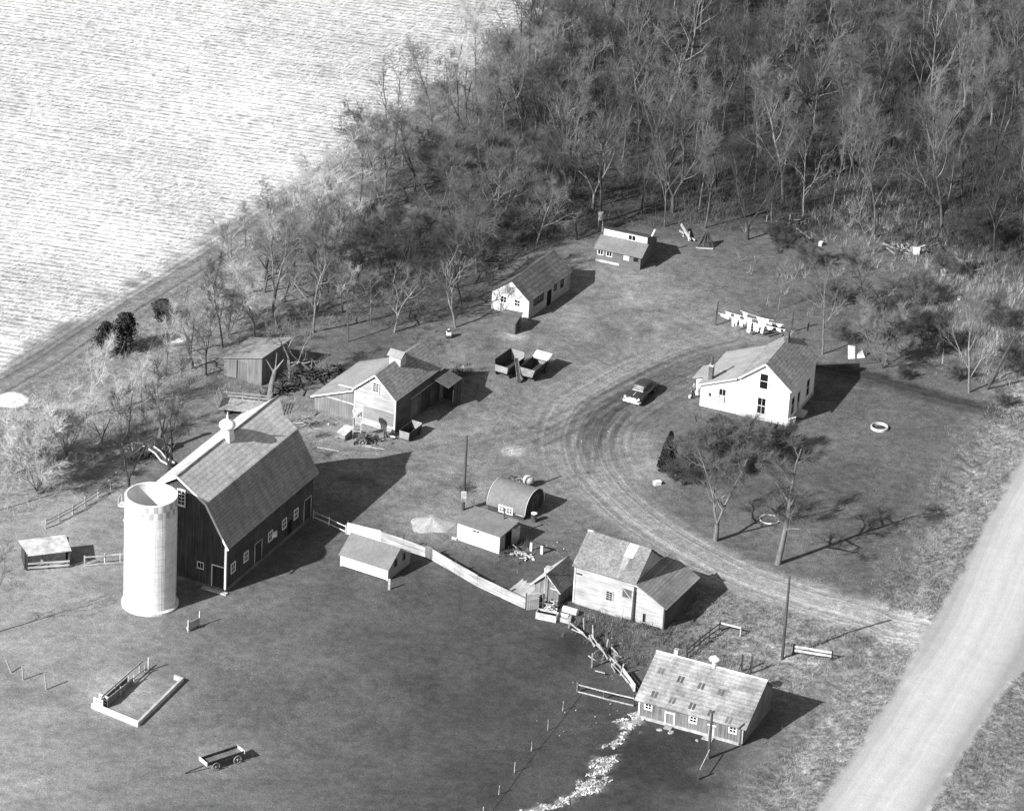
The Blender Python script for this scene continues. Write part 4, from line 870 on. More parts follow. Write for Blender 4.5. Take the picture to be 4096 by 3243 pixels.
# ================================================================== TREES
def grow(seed, H=12, trunk=.35, clear=.25, limbs=7, spread=.55, up=.25, n2=6, n3=6, n4=4, r0=.22, fork=0, lean=(0, 0), gnarl=.18, twig_r=.009, twig_l=.95, l1=.55, droop=0.0):
    """a bare tree: tapered trunk, limbs, branches and twigs -> (thick segments, thin segments)"""
    rg = random.Random(seed); S = []; T = []
    def rv(s): return Vector((rg.gauss(0, s), rg.gauss(0, s), rg.gauss(0, s)))
    def shoot(p, d, L, ra, rb, k, bend, tro, out):
        pts = [p]; ds = []
        for i in range(k):
            d = (d + rv(bend) + Vector((0, 0, tro))).normalized(); q = pts[-1] + d * (L / k)
            out.append((pts[-1], q, ra + (rb - ra) * i / k, ra + (rb - ra) * (i + 1) / k)); pts.append(q); ds.append(d)
        return pts, ds
    def side(d, ang):
        a = d.orthogonal().normalized(); a.rotate(Matrix.Rotation(rg.uniform(0, 6.283), 3, d)); return (d * math.cos(ang) + a * math.sin(ang)).normalized()
    def pick(pts, ds, lo=.2):
        f = lo + (1 - lo) * rg.random() ** .8; x = f * (len(ds)); i = min(int(x), len(ds) - 1); return pts[i].lerp(pts[i + 1], min(x - i, 1)), ds[i], f
    stems = []
    base = Vector((0, 0, -.25))
    if fork:
        pts, ds = shoot(base, Vector((0, 0, 1)), H * clear, r0, r0 * .85, 2, .03, 0, S)
        for k in range(fork):
            a = 2 * math.pi * k / fork + rg.uniform(-.5, .5) + (lean[0]); stems.append((pts[-1], Vector((math.cos(a) * .42, math.sin(a) * .42, 1)).normalized(), H * (1 - clear) * rg.uniform(.85, 1.05), r0 * .55))
    else:
        stems.append((base, Vector((lean[0], lean[1], 1)).normalized(), H * .95, r0))
    for (p, d, L, r) in stems:
        pts, ds = shoot(p, d, L, r, r * .18, 8, gnarl * .5, .05, S)
        for i in range(limbs):
            c = clear if not fork else .12
            f = c + (1 - c) * ((i + rg.random()) / limbs) * .96; x = f * 8; j = min(int(x), 7); q = pts[j].lerp(pts[j + 1], x - j)
            l = H * l1 * (1.05 - .62 * f) * rg.uniform(.7, 1.15) * (.8 if fork else 1); rl = r * (1 - .82 * f) * rg.uniform(.5, .75) + .012
            p1, d1 = shoot(q, side(ds[j], rg.uniform(spread * .65, spread * 1.35)), l, rl, rl * .25, 5, gnarl, up * .3 - droop, S)
            for _ in range(n2):
                q2, e2, f2 = pick(p1, d1, .22); l2 = l * .55 * (1.1 - .6 * f2) * rg.uniform(.6, 1.2); r2 = max(.024, rl * (1 - .7 * f2) * .5)
                p2, d2 = shoot(q2, side(e2, rg.uniform(.4, .95)), l2, r2, r2 * .35, 3, gnarl, up * .25 - droop, S if r2 > .04 else T)
                for _ in range(n3):
                    q3, e3, f3 = pick(p2, d2, .1); l3 = max(.5, l2 * .5 * rg.uniform(.5, 1.2))
                    p3, d3 = shoot(q3, side(e3, rg.uniform(.35, .9)), l3, twig_r * 1.9, twig_r, 2, gnarl, up * .2 - droop, T)
                    for _ in range(n4):
                        q4, e4, f4 = pick(p3, d3, .1); shoot(q4, side(e4, rg.uniform(.35, .9)), twig_l * rg.uniform(.4, 1.1), twig_r, twig_r * .45, 1, gnarl, up * .15, T)
    return S, T
TREE_MESH = {}
def tree_meshes(key, **kw):
    if key not in TREE_MESH:
        S, T = grow(**kw)
        def mk(nm, segs, n, m):
            a = np.array([[*p, *q, ra, rb] for p, q, ra, rb in segs]); V, Q = tubes_np(a[:, :3], a[:, 3:6], a[:, 6], a[:, 7], n); me = mesh_np(nm, V, Q, m); return me
        S = [(p, q, ra * .68, rb * .68) for p, q, ra, rb in S]
        th = min(.075, .4 * max(q[2] for q in S)); big = [q for q in S if q[2] > th]; small = [q for q in S if q[2] <= th]
        cr = mk('crown_' + key, small + T, 3, None); ix = np.ones(len(cr.polygons), np.int32); ix[:len(small) * 3] = 0; cr.polygons.foreach_set('material_index', ix)
        TREE_MESH[key] = (mk('trunk_' + key, big, 6, None), cr)
    return TREE_MESH[key]
KIN = dict(
    slim=dict(seed=91, H=13, limbs=8, spread=.35, clear=.4, n2=3, n3=3, n4=3, r0=.13, l1=.26, up=.5),
    vase=dict(seed=3, H=12, limbs=9, spread=.62, clear=.16, n2=7, n3=6, n4=4, r0=.26, l1=.62, up=.5),
    round=dict(seed=8, H=9, limbs=11, spread=.85, clear=.2, n2=7, n3=6, n4=4, r0=.2, l1=.55, up=.35),
    round2=dict(seed=19, H=8.5, limbs=11, spread=.95, clear=.15, n2=7, n3=6, n4=4, r0=.18, l1=.6, up=.3),
    tall=dict(seed=12, H=15, limbs=11, spread=.5, clear=.35, n2=6, n3=6, n4=4, r0=.27, l1=.42, up=.5),
    tall2=dict(seed=27, H=16, limbs=10, spread=.42, clear=.3, n2=7, n3=5, n4=4, r0=.25, l1=.5, up=.6),
    fork=dict(seed=31, H=13, limbs=7, spread=.6, clear=.16, n2=6, n3=6, n4=3, r0=.28, fork=2, l1=.45, up=.45),
    fork3=dict(seed=38, H=14, limbs=6, spread=.55, clear=.12, n2=6, n3=6, n4=3, r0=.3, fork=3, l1=.42, up=.5),
    gnarly=dict(seed=44, H=9, limbs=8, spread=1.0, clear=.2, n2=6, n3=6, n4=4, r0=.26, gnarl=.34, l1=.75, up=.2),
    open=dict(seed=52, H=13, limbs=9, spread=.55, clear=.25, n2=5, n3=4, n4=3, r0=.2, l1=.5, up=.45),
    snag=dict(seed=61, H=10, limbs=6, spread=.7, clear=.2, n2=4, n3=3, n4=2, r0=.24, gnarl=.28, l1=.7, up=.25),
    sapling=dict(seed=66, H=6, limbs=8, spread=.5, clear=.3, n2=4, n3=3, n4=3, r0=.08, l1=.45, up=.5, twig_l=.6),
    shrub=dict(seed=71, H=5, limbs=6, spread=.4, clear=.06, n2=5, n3=4, n4=4, r0=.07, fork=7, l1=.5, up=.25, twig_l=.6),
    brush=dict(seed=77, H=3.6, limbs=7, spread=.8, clear=.04, n2=5, n3=5, n4=5, r0=.05, fork=6, l1=.6, up=.15, twig_l=.5, twig_r=.008),
    lawnfork=dict(seed=83, H=12.5, limbs=8, spread=.85, clear=.2, n2=6, n3=6, n4=6, r0=.46, fork=2, l1=.42, up=.15, lean=(.35, 0)),
    lawntall=dict(seed=95, H=13.5, gnarl=.13, limbs=14, spread=.9, clear=.28, n2=6, n3=6, n4=5, r0=.48, l1=.32, up=.1, lean=(.16, .1)),
)
TINT = dict(p=('bark_pale', 'limb_pale', 'twig_pale'), g=('bark', 'limb', 'twig'), d=('bark_dark', 'limb_dark', 'twig_dark'), l=('bark_lawn', 'limb', 'twig'), w=('bark', 'limb_white', 'twig_white'))
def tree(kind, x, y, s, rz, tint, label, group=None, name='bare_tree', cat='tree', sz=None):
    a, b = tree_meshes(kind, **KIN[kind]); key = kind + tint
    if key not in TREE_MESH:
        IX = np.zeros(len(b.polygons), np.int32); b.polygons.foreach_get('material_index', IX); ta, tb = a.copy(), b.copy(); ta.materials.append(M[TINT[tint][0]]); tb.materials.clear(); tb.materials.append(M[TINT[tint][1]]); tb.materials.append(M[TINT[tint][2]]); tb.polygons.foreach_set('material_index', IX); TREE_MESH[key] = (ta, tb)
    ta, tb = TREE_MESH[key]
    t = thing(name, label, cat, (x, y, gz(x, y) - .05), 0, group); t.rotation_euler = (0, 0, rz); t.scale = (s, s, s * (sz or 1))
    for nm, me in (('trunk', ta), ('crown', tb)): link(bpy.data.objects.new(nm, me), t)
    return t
TREES = []      # ground spots already taken
def plant(kind, u, v, H, tint, label, rz=0, name='bare_tree', cat='tree', group=None):
    p = at(u, v); h0 = KIN[kind]['H']; TREES.append((p.x, p.y)); return tree(kind, p.x, p.y, H / h0, rz, tint, label, group, name, cat)
# --- trees one can point to
plant('lawnfork', 1507, 1139, 12.0, 'l', 'forked pale-trunked tree on the lawn above the curve of the drive', 2.2)
plant('lawntall', 1637, 1188, 14.5, 'l', 'tall pale straight-trunked lawn tree casting a long shadow toward the road', .2)
plant('sapling', 1640, 652, 6.0, 'p', 'slender sapling on the grass right of the washing line', 1)
plant('open', 1732, 746, 11.0, 'p', 'bare pale tree standing just behind the right end of the farmhouse', .5)
plant('shrub', 1858, 776, 7.5, 'p', 'many-stemmed fan-shaped shrub right of the farmhouse', 0, 'bare_shrub', 'shrub')
plant('vase', 2042, 826, 10.5, 'p', 'straight bare tree near the right edge, opposite the farmhouse side', 1.4)
plant('sapling', 1783, 548, 7.5, 'p', 'forked young tree in the scrub above the farmhouse', 2.5)
plant('round', 1822, 640, 6.6, 'd', 'dark bushy tree behind the fan-shaped shrub', 2)
plant('brush', 1880, 700, 4.5, 'd', 'dark brush thicket beside the dark bushy tree', 1, 'bare_shrub', 'shrub')
plant('brush', 1970, 735, 4.2, 'd', 'low dark thicket between the fan-shaped shrub and the right-edge tree', 3, 'bare_shrub', 'shrub')
plant('brush', 2010, 800, 2.2, 'g', 'round grey bush left of the foot of the right-edge tree', 4, 'bare_shrub', 'shrub')
plant('brush', 1905, 798, 1.5, 'd', 'small dark round bush at the edge of the dark lawn band', 4.4, 'bare_shrub', 'shrub')
plant('brush', 1480, 1000, 5.8, 'g', 'big grey lawn bush just right of the small dark spruce', .3, 'bare_shrub', 'shrub')
plant('brush', 1560, 985, 5.6, 'g', 'middle bush of the clump in front of the farmhouse', 1.3, 'bare_shrub', 'shrub')
plant('brush', 1440, 1022, 3.2, 'd', 'low dark bush at the drive side of the lawn clump', 3.3, 'bare_shrub', 'shrub')
plant('brush', 1645, 955, 3.4, 'd', 'dark rightmost bush of the clump in front of the farmhouse', 2.6, 'bare_shrub', 'shrub')
plant('brush', 1530, 925, 2.2, 'g', 'low grey bush under the white gable wall of the farmhouse', 5, 'bare_shrub', 'shrub')
plant('fork', 272, 1036, 11.0, 'd', 'dark tree leaning over the rickety fence behind the silo', 2.9)
plant('fork3', 356, 1010, 13.5, 'd', 'large dark forked tree left of the barn roof', .9)
plant('shrub', 80, 1040, 8.5, 'w', 'pale many-stemmed shrub at the left edge above the cattle shed', .4, 'bare_shrub', 'shrub')
plant('shrub', 25, 1000, 8.0, 'w', 'pale bush cut by the left edge of the picture', 2.4, 'bare_shrub', 'shrub')
plant('shrub', 140, 960, 7.0, 'w', 'pale twiggy shrub above the rickety fence', 3.4, 'bare_shrub', 'shrub')
plant('open', -16, 1335, 9.5, 'd', 'bare tree cut off by the left edge of the pasture', 3.5)
plant('open', 733, 580 + 140, 9.0, 'g', 'dark tree right behind the junk left of the crib building', 1.1)
plant('gnarly', 408, 800 - 25, 8.0, 'g', 'crooked tree with wide low limbs left of the grey shed', .7)
plant('fork', 434, 790, 9.5, 'd', 'dark forked tree just left of the grey shed', 2.1)
plant('tall', 470, 732, 10.0, 'd', 'straight dark tree behind the left corner of the grey shed', 0)
plant('gnarly', 610, 800, 8.5, 'p', 'pale crooked tree in front of the right end of the grey shed', 2.0)
plant('vase', 575, 690, 13.0, 'p', 'great pale vase-shaped tree rising behind the grey shed', .6)
plant('snag', 660, 700, 10.5, 'p', 'half-bare tree with pale looping limbs above the crib building lean-to', 1.6)
plant('snag', 960, 690, 9.5, 'p', 'tree with long pale arching limbs left of the white-gabled shed', .1)
plant('gnarly', 830, 700, 7.5, 'p', 'low pale spreading tree behind the crib building roof', 4.2)
plant('fork', 745, 620, 9.5, 'd', 'dark twin-trunked tree in the woods above the crib building', 0)
plant('fork', 832, 600, 8.5, 'd', 'dark forked tree in the woods left of the white-gabled shed', 1.2)
plant('tall', 1215, 505, 14.0, 'd', 'tall dark-trunked tree directly behind the clerestory shed', .4)
plant('tall', 1165, 452, 12.0, 'd', 'thin dark straight tree left of the tree behind the clerestory shed', 1.4)
plant('open', 1400, 478, 11.5, 'g', 'slim tree standing right of the clerestory shed', 2)
plant('tall2', 1485, 480, 13.0, 'g', 'tall slim tree above the fallen timbers by the clerestory shed', 2.6)
plant('fork', 1575, 505, 12.5, 'd', 'large dark tree with a wide crown at the near edge of the woods', 3.4)
plant('open', 1690, 470, 12.0, 'p', 'pale tree beside the dark brush heap', .2)
plant('tall2', 1840, 500, 15.0, 'g', 'tall slender tree above the board heap', .8)
plant('vase', 1985, 500, 15.5, 'g', 'tall vase-shaped tree in the right-hand woods', 1.9)
plant('fork3', 1965, 400, 16.0, 'p', 'great pale branching tree high in the right-hand woods', .4)
plant('vase', 1650, 420, 15.5, 'p', 'pale wide-topped tree in the middle of the woods', 2.2)
plant('fork3', 1810, 330, 17.0, 'g', 'large open-crowned tree in the upper right woods', 2.9)
plant('tall2', 1060, 300, 15.0, 'p', 'pale tree at the field edge of the woods', 1.1)
plant('fork', 1130, 280, 15.0, 'p', 'white-limbed tree near the top of the field edge', 1.7)
plant('snag', 1395, 265, 14.0, 'p', 'pale-limbed tree high in the middle woods', 2.7)
plant('tall2', 1300, 210, 16.0, 'p', 'tall white-stemmed tree in the upper middle woods', .9)
for i, (u, v, H, tn, lb) in enumerate([(1750, 640, 3.2, 'g', 'grey scrub bush between the washing line and the dark bushy tree'), (1930, 640, 4.0, 'g', 'grey bush in the scrub up from the fan-shaped shrub'), (2080, 690, 4.2, 'g', 'grey bush cut by the pale reeds near the right edge'), (2135, 780, 4.0, 'g', 'grey bush at the right edge beyond the straight tree'), (1700, 560, 3.0, 'g', 'low grey bush in the open scrub below the brush heap'), (2060, 520, 5.0, 'd', 'dark brush at the right edge of the woods'), (1640, 520, 3.0, 'd', 'low dark bush under the near edge of the woods'), (1770, 720, 2.4, 'g', 'small grey bush left of the fan-shaped shrub'), (2110, 850, 2.0, 'g', 'small grey bush beside the dark ground band at the right edge'), (1990, 585, 3.4, 'g', 'grey bush among the reeds at the foot of the long fallen trunk')]):
    plant('brush', u, v, H, tn, lb, i * 1.3, 'bare_shrub', 'shrub')
# --- evergreens
def evergreen(u, v, H, r, label, seed, n=900, cone=True, mat=None, name='evergreen_tree', cat='tree', leaf=.16):
    p = at(u, v); rg = np.random.default_rng(seed); TREES.append((p.x, p.y))
    t = thing(name, label, cat, (p.x, p.y, gz(p.x, p.y)))
    MB().tube((0, 0, -.2), (0, 0, H * .8), .1, .03, 8).build('trunk', M['bark_dark'], t)
    f = rg.random(n * 14) ** (.75 if cone else .5); a = rg.random(len(f)) * 6.283
    if cone: rad = r * (1 - f) ** .8 * (.75 + .35 * np.sin(a * 5 + f * 20)) * np.sqrt(rg.random(len(f))) ** .5; z = H * (.04 + .96 * f)
    else:
        z = H * f; lump = .62 + .38 * np.sin(a * 3 + seed) * np.sin(f * 5 + seed * 2) + .22 * np.sin(a * 7 + f * 9); rad = lump * r * np.sqrt(rg.random(len(f))) * np.sqrt(np.clip(1 - ((z / H - .35) / .66) ** 2, 0, 1)) * (.7 + .3 * rg.random(len(f)))
    c = np.stack([rad * np.cos(a), rad * np.sin(a), z], 1)
    d1 = rg.normal(size=(len(f), 3)); d1 /= np.linalg.norm(d1, axis=1, keepdims=True); d2 = np.cross(d1, rg.normal(size=d1.shape)); d2 /= np.linalg.norm(d2, axis=1, keepdims=True)
    s = leaf * (.6 + .8 * rg.random((len(f), 1)))
    V = np.stack([c - d1 * s, c + d2 * s * .5, c + d1 * s, c - d2 * s * .5], 1).reshape(-1, 3); Q = np.arange(len(f) * 4).reshape(-1, 4)
    o = bpy.data.objects.new('crown', mesh_np('crown', V, Q, mat or M['needles'])); link(o, t); return t
evergreen(1408, 990, 4.6, 1.35, 'small dark spruce at the drive edge of the lawn', 1, 700)
evergreen(225, 748, 4.0, 2.3, 'left one of the pair of dark cedars by the field edge', 2, 190, False)
evergreen(265, 738, 4.6, 2.2, 'right one of the pair of dark cedars by the field edge', 3, 190, False)
evergreen(340, 672, 2.4, 1.5, 'low dark juniper behind the crooked tree at the field edge', 5, 190, False)
evergreen(1514, 906, 1.75, 1.7, 'round evergreen bush against the low wing of the farmhouse', 6, 380, False, M['leaves'], 'evergreen_bush', 'bush', .13)
# --- the woods, tree by tree
rg = random.Random(77); WP = WOODS
REG = [('field', 'bare tree of the belt along the stubble field', 'trees of the belt along the stubble field'), ('behind', 'bare tree in the woods behind the white-gabled shed', 'trees in the woods behind the white-gabled shed'),
       ('mid', 'bare tree in the woods above the clerestory shed', 'trees in the woods above the clerestory shed'), ('right', 'dark bare tree in the deep woods at the upper right', 'trees in the deep woods at the upper right'), ('left', 'pale bare tree in the thicket left of the barn', 'trees in the thicket left of the barn')]
def project(x, y):
    d = Vector((x, y, 0)) - CAM; w_ = d.dot(FW); return (2048 + FPX * d.dot(RT) / w_) * 2157 / 4096, (1621.5 - FPX * d.dot(UP) / w_) * 2157 / 4096
cand = 0; planted = 0; N_WOOD = 272
keepout = [(-29.5, 5.5, 4.2), (6, 26.5, 6.2), (12.5, 40, 4.5), (-29.5, -6, 4.2), (-12, 5, 4), (-39, -16.5, 2.0)]
while planted < N_WOOD and cand < 30000:
    cand += 1
    x, y = rg.uniform(-62, 74), rg.uniform(-35, 140)
    if not inside(np.array([x]), np.array([y]), WP)[0]: continue
    if masked(x, y, fm) > .05 or masked(x, y, band) > .35 and rg.random() < .8: continue
    u, v = project(x, y)
    if u < -60 or u > 2230: continue
    if masked(x, y, o_edge) > (-8.5 if u < 720 else (-3.5 if v > 330 else -.5)): continue
    md = 2.7 if u < 1250 else 3.5
    if any((x - a) ** 2 + (y - b) ** 2 < md * md for a, b in TREES): continue
    if any((x - a) ** 2 + (y - b) ** 2 < c * c for a, b, c in keepout): continue
    if u < 150 and v < 900 or (200 < u < 320 and 700 < v < 790): continue
    if u < 430 and v > 700 and rg.random() < .72: continue
    TREES.append((x, y)); planted += 1
    if u < 430 and v > 700: reg = REG[4]
    elif u < 760 + (v < 300) * 300: reg = REG[0]
    elif u < 1160 and v > 250: reg = REG[1]
    elif u < 1560: reg = REG[2]
    else: reg = REG[3]
    fld = min(1, max(0, (1300 - u + (500 - v) * .3) / 900))      # bark and twig tints carry the field-side light and haze
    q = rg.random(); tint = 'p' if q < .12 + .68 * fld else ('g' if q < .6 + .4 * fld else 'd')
    if reg is REG[4] or (reg is REG[0] and q < .6): tint = 'w'  # whitest tint: left-hand haze put into limb and twig colour
    kind = rg.choice(['round', 'open', 'vase', 'gnarly', 'fork', 'shrub', 'fork', 'vase'] if u < 1150 else ['vase', 'tall', 'tall2', 'fork', 'open', 'tall2', 'fork3', 'slim', 'slim', 'slim'])
    if reg is REG[4]: kind = rg.choice(['open', 'fork', 'vase', 'open', 'snag'])
    H = rg.uniform(6.5, 11.5) if u < 1150 else rg.uniform(10.0, 17.0)
    if u > 760 and v < 330 and u < 1200: H = rg.uniform(11, 16); kind = rg.choice(['vase', 'open', 'tall2', 'fork', 'slim'])
    if kind == 'shrub': H *= .75
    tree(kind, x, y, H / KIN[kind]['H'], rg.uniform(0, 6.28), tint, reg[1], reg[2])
# --- brush and leaf litter under the trees
def brush():
    g = np.random.default_rng(5); n = 26000
    P = np.stack([g.uniform(-62, 76, n * 4), g.uniform(-35, 142, n * 4)], 1)
    k = inside(P[:, 0], P[:, 1], WP); P = P[k]
    i = np.clip(np.searchsorted(GX, P[:, 0]), 1, len(GX) - 1); j = np.clip(np.searchsorted(GY, P[:, 1]), 1, len(GY) - 1)
    dens = fbm(P[:, 0], P[:, 1], 7, 301); ok = (fm[j, i] < .05) & ((P[:, 0] > -24) | (g.random(len(P)) < .45)) & (dens > .36) & (band[j, i] < .5); P = P[ok][:n]; i = i[ok][:n]; j = j[ok][:n]
    for c in keepout[:3]:
        kk = np.hypot(P[:, 0] - c[0], P[:, 1] - c[1]) > c[2]; P, i, j = P[kk], i[kk], j[kk]
    n = len(P); h = g.gamma(3, .28, n) + .25
    b = np.concatenate([P, Z[j, i][:, None] - .05], 1); d = g.normal(size=(n, 3)) * .35; d[:, 2] = 1
    top = b + d * h[:, None]; A0 = [b]; A1 = [top]; R0 = [np.full(n, .016)]; R1 = [np.full(n, .006)]
    for _ in range(3):
        f = g.uniform(.25, .85, (n, 1)); s = b + (top - b) * f; e = g.normal(size=(n, 3)) * .5; e[:, 2] = np.abs(e[:, 2]) + .3
        A0.append(s); A1.append(s + e * (h * .6)[:, None]); R0.append(np.full(n, .011)); R1.append(np.full(n, .005))
    pale = np.tile(P[:, 0] + .15 * P[:, 1] < -24 + g.normal(size=n) * 6, 4)
    for nm, kk, m in (('underbrush', ~pale, 'litter'), ('pale_underbrush', pale, 'litter_pale')):
        V, Q = tubes_np(np.concatenate(A0)[kk], np.concatenate(A1)[kk], np.concatenate(R0)[kk], np.concatenate(R1)[kk], 3)
        o = bpy.data.objects.new(nm, mesh_np(nm, V, Q, M[m])); link(o); stuff(o)
brush()
def blades(name, centres, n_each, r, h, wd, mat, seed):
    g = np.random.default_rng(seed); C = np.repeat(np.array(centres), n_each, 0); n = len(C)
    a = g.uniform(0, 6.283, n); q = r * np.sqrt(g.random(n)); x = C[:, 0] + q * np.cos(a); y = C[:, 1] + q * np.sin(a)
    i = np.clip(np.searchsorted(GX, x), 1, len(GX) - 1); j = np.clip(np.searchsorted(GY, y), 1, len(GY) - 1)
    b = np.stack([x, y, Z[j, i] - .03], 1); t = g.uniform(0, 6.283, n); s = np.stack([np.cos(t), np.sin(t), np.zeros(n)], 1) * wd
    d = g.normal(size=(n, 3)) * .4; d[:, 2] = 1; top = b + d * (h * (.5 + g.random(n)))[:, None]
    V = np.stack([b - s, b + s, top + s * .2, top - s * .2], 1).reshape(-1, 3)
    o = bpy.data.objects.new(name, mesh_np(name, V, np.arange(n * 4).reshape(-1, 4), mat)); link(o); stuff(o); return o
def rough_grass():
    g = np.random.default_rng(8); c = []
    for _ in range(60000):
        x, y = g.uniform(10, 76), g.uniform(-92, 50)
        w_ = masked(x, y, rough2) * (1 - masked(x, y, m4)) * (1 - masked(x, y, m1))
        if g.random() < w_ * .5 and vnoise(np.array([x]), np.array([y]), 1.6, 9)[0] > .42: c.append((x, y))
    for (u, v, r, n) in [(2000, 590, 5, 90), (2090, 600, 4, 70), (2060, 740, 5, 80), (2120, 690, 4, 60), (1900, 560, 5, 60), (1960, 640, 5, 60), (2000, 700, 5, 60)]:
        p = at(u, v)
        for _ in range(n): c.append((p.x + g.normal() * r * .6, p.y + g.normal() * r * .9))
    # weeds round the feet of the buildings
    for (u, v, r, n) in [(1330, 1325, 3.0, 40), (1260, 1300, 2.5, 30), (1100, 1165, 2.0, 25), (590, 850, 3, 30), (480, 800, 3, 40), (640, 870, 2, 20), (1960, 440, 6, 60), (1800, 460, 6, 60)]:
        p = at(u, v)
        for _ in range(n): c.append((p.x + g.normal() * r * .6, p.y + g.normal() * r * .6))
    return blades('rough_grass', c, 16, .4, .26, .014, M['drygrass'], 3)
rough_grass()
def reeds():
    g = np.random.default_rng(18); c = []
    for (u, v, r, n) in [(2010, 592, 5, 90), (2090, 600, 5, 90), (1960, 610, 4, 40), (2050, 690, 5, 60), (2120, 650, 4, 60), (2085, 740, 4, 60), (2130, 760, 3, 40), (1915, 560, 5, 40), (1790, 470, 6, 50), (1880, 470, 6, 50), (1700, 560, 7, 30)]:
        p = at(u, v)
        for _ in range(n): c.append((p.x + g.normal() * r * .6, p.y + g.normal() * r * .9))
    blades('reeds', c, 10, .35, .95, .016, gm('dry_reeds', .34, (2, 2, 2), .4, .15, .3), 19)
reeds()
def dark_weeds():
    g = np.random.default_rng(28); c = []
    for (u, v, r, n) in [(1290, 1345, 2.2, 60), (1250, 1325, 1.6, 40), (1330, 1390, 1.8, 40), (1300, 1300, 2.0, 40), (1365, 1320, 1.5, 30), (1100, 1150, 1.2, 25), (985, 1030, 1.2, 25), (1420, 1350, 2, 30), (1490, 1375, 2, 30), (1700, 1360, 2, 30), (1600, 1420, 3, 30), (640, 800, 2.5, 40), (560, 830, 2.5, 30), (970, 790, 2, 40), (900, 720, 2.5, 30), (300, 930, 2.5, 40)]:
        p = at(u, v)
        for _ in range(n): c.append((p.x + g.normal() * r * .6, p.y + g.normal() * r * .8))
    blades('dark_weeds', c, 12, .3, .5, .02, M['litter'], 29)
dark_weeds()
def straw_litter():
    g = np.random.default_rng(14); n = 9000; pts = np.array(STR); seg = g.integers(0, len(pts) - 1, n); f = g.random((n, 1)); P = pts[seg] * (1 - f) + pts[seg + 1] * f + g.normal(size=(n, 2)) * np.array([1.15, .85])
    k = np.array([masked(p[0], p[1], strawm) > .3 for p in P]) & (vnoise(P[:, 0] * .5, P[:, 1], .35, 77) > .42); P = P[k]; n = len(P); a = g.normal(-.05, .35, n); l = g.uniform(.03, .13, n); ca, sa = np.cos(a) * l, np.sin(a) * l
    z = g.uniform(.05, .14, n); b = np.stack([P[:, 0], P[:, 1], z], 1); u_ = np.stack([ca, sa, g.normal(size=n) * .05], 1); v_ = np.stack([-sa * .3, ca * .3, g.normal(size=n) * .04], 1)
    V = np.stack([b - u_ - v_, b + u_ - v_, b + u_ + v_, b - u_ + v_], 1).reshape(-1, 3)
    o = bpy.data.objects.new('straw_litter', mesh_np('straw_litter', V, np.arange(n * 4).reshape(-1, 4), M['straw'])); link(o); stuff(o)
straw_litter()
def stalk_litter():
    g = np.random.default_rng(15); n = 70000
    P = np.stack([g.uniform(-85, 40, n * 2), g.uniform(-20, 140, n * 2)], 1); i = np.clip(np.searchsorted(GX, P[:, 0]), 1, len(GX) - 1); j = np.clip(np.searchsorted(GY, P[:, 1]), 1, len(GY) - 1)
    k = (fm[j, i] > .6) & (vnoise(P[:, 0], P[:, 1], 2.0, 16) > .3); P = P[k][:n]; i = i[k][:n]; j = j[k][:n]; n = len(P)
    a = ROW_ANG + g.normal(size=n) * .6; l = g.uniform(.2, .7, n); d = np.stack([np.cos(a) * l, np.sin(a) * l, g.uniform(-.05, .35, n)], 1); b = np.concatenate([P, Z[j, i][:, None] + .03], 1)
    V, Q = tubes_np(b, b + d, np.full(n, .022), np.full(n, .012), 3)
    o = bpy.data.objects.new('corn_stalk_litter', mesh_np('corn_stalk_litter', V, Q, M['stalk'])); link(o); stuff(o)
stalk_litter()

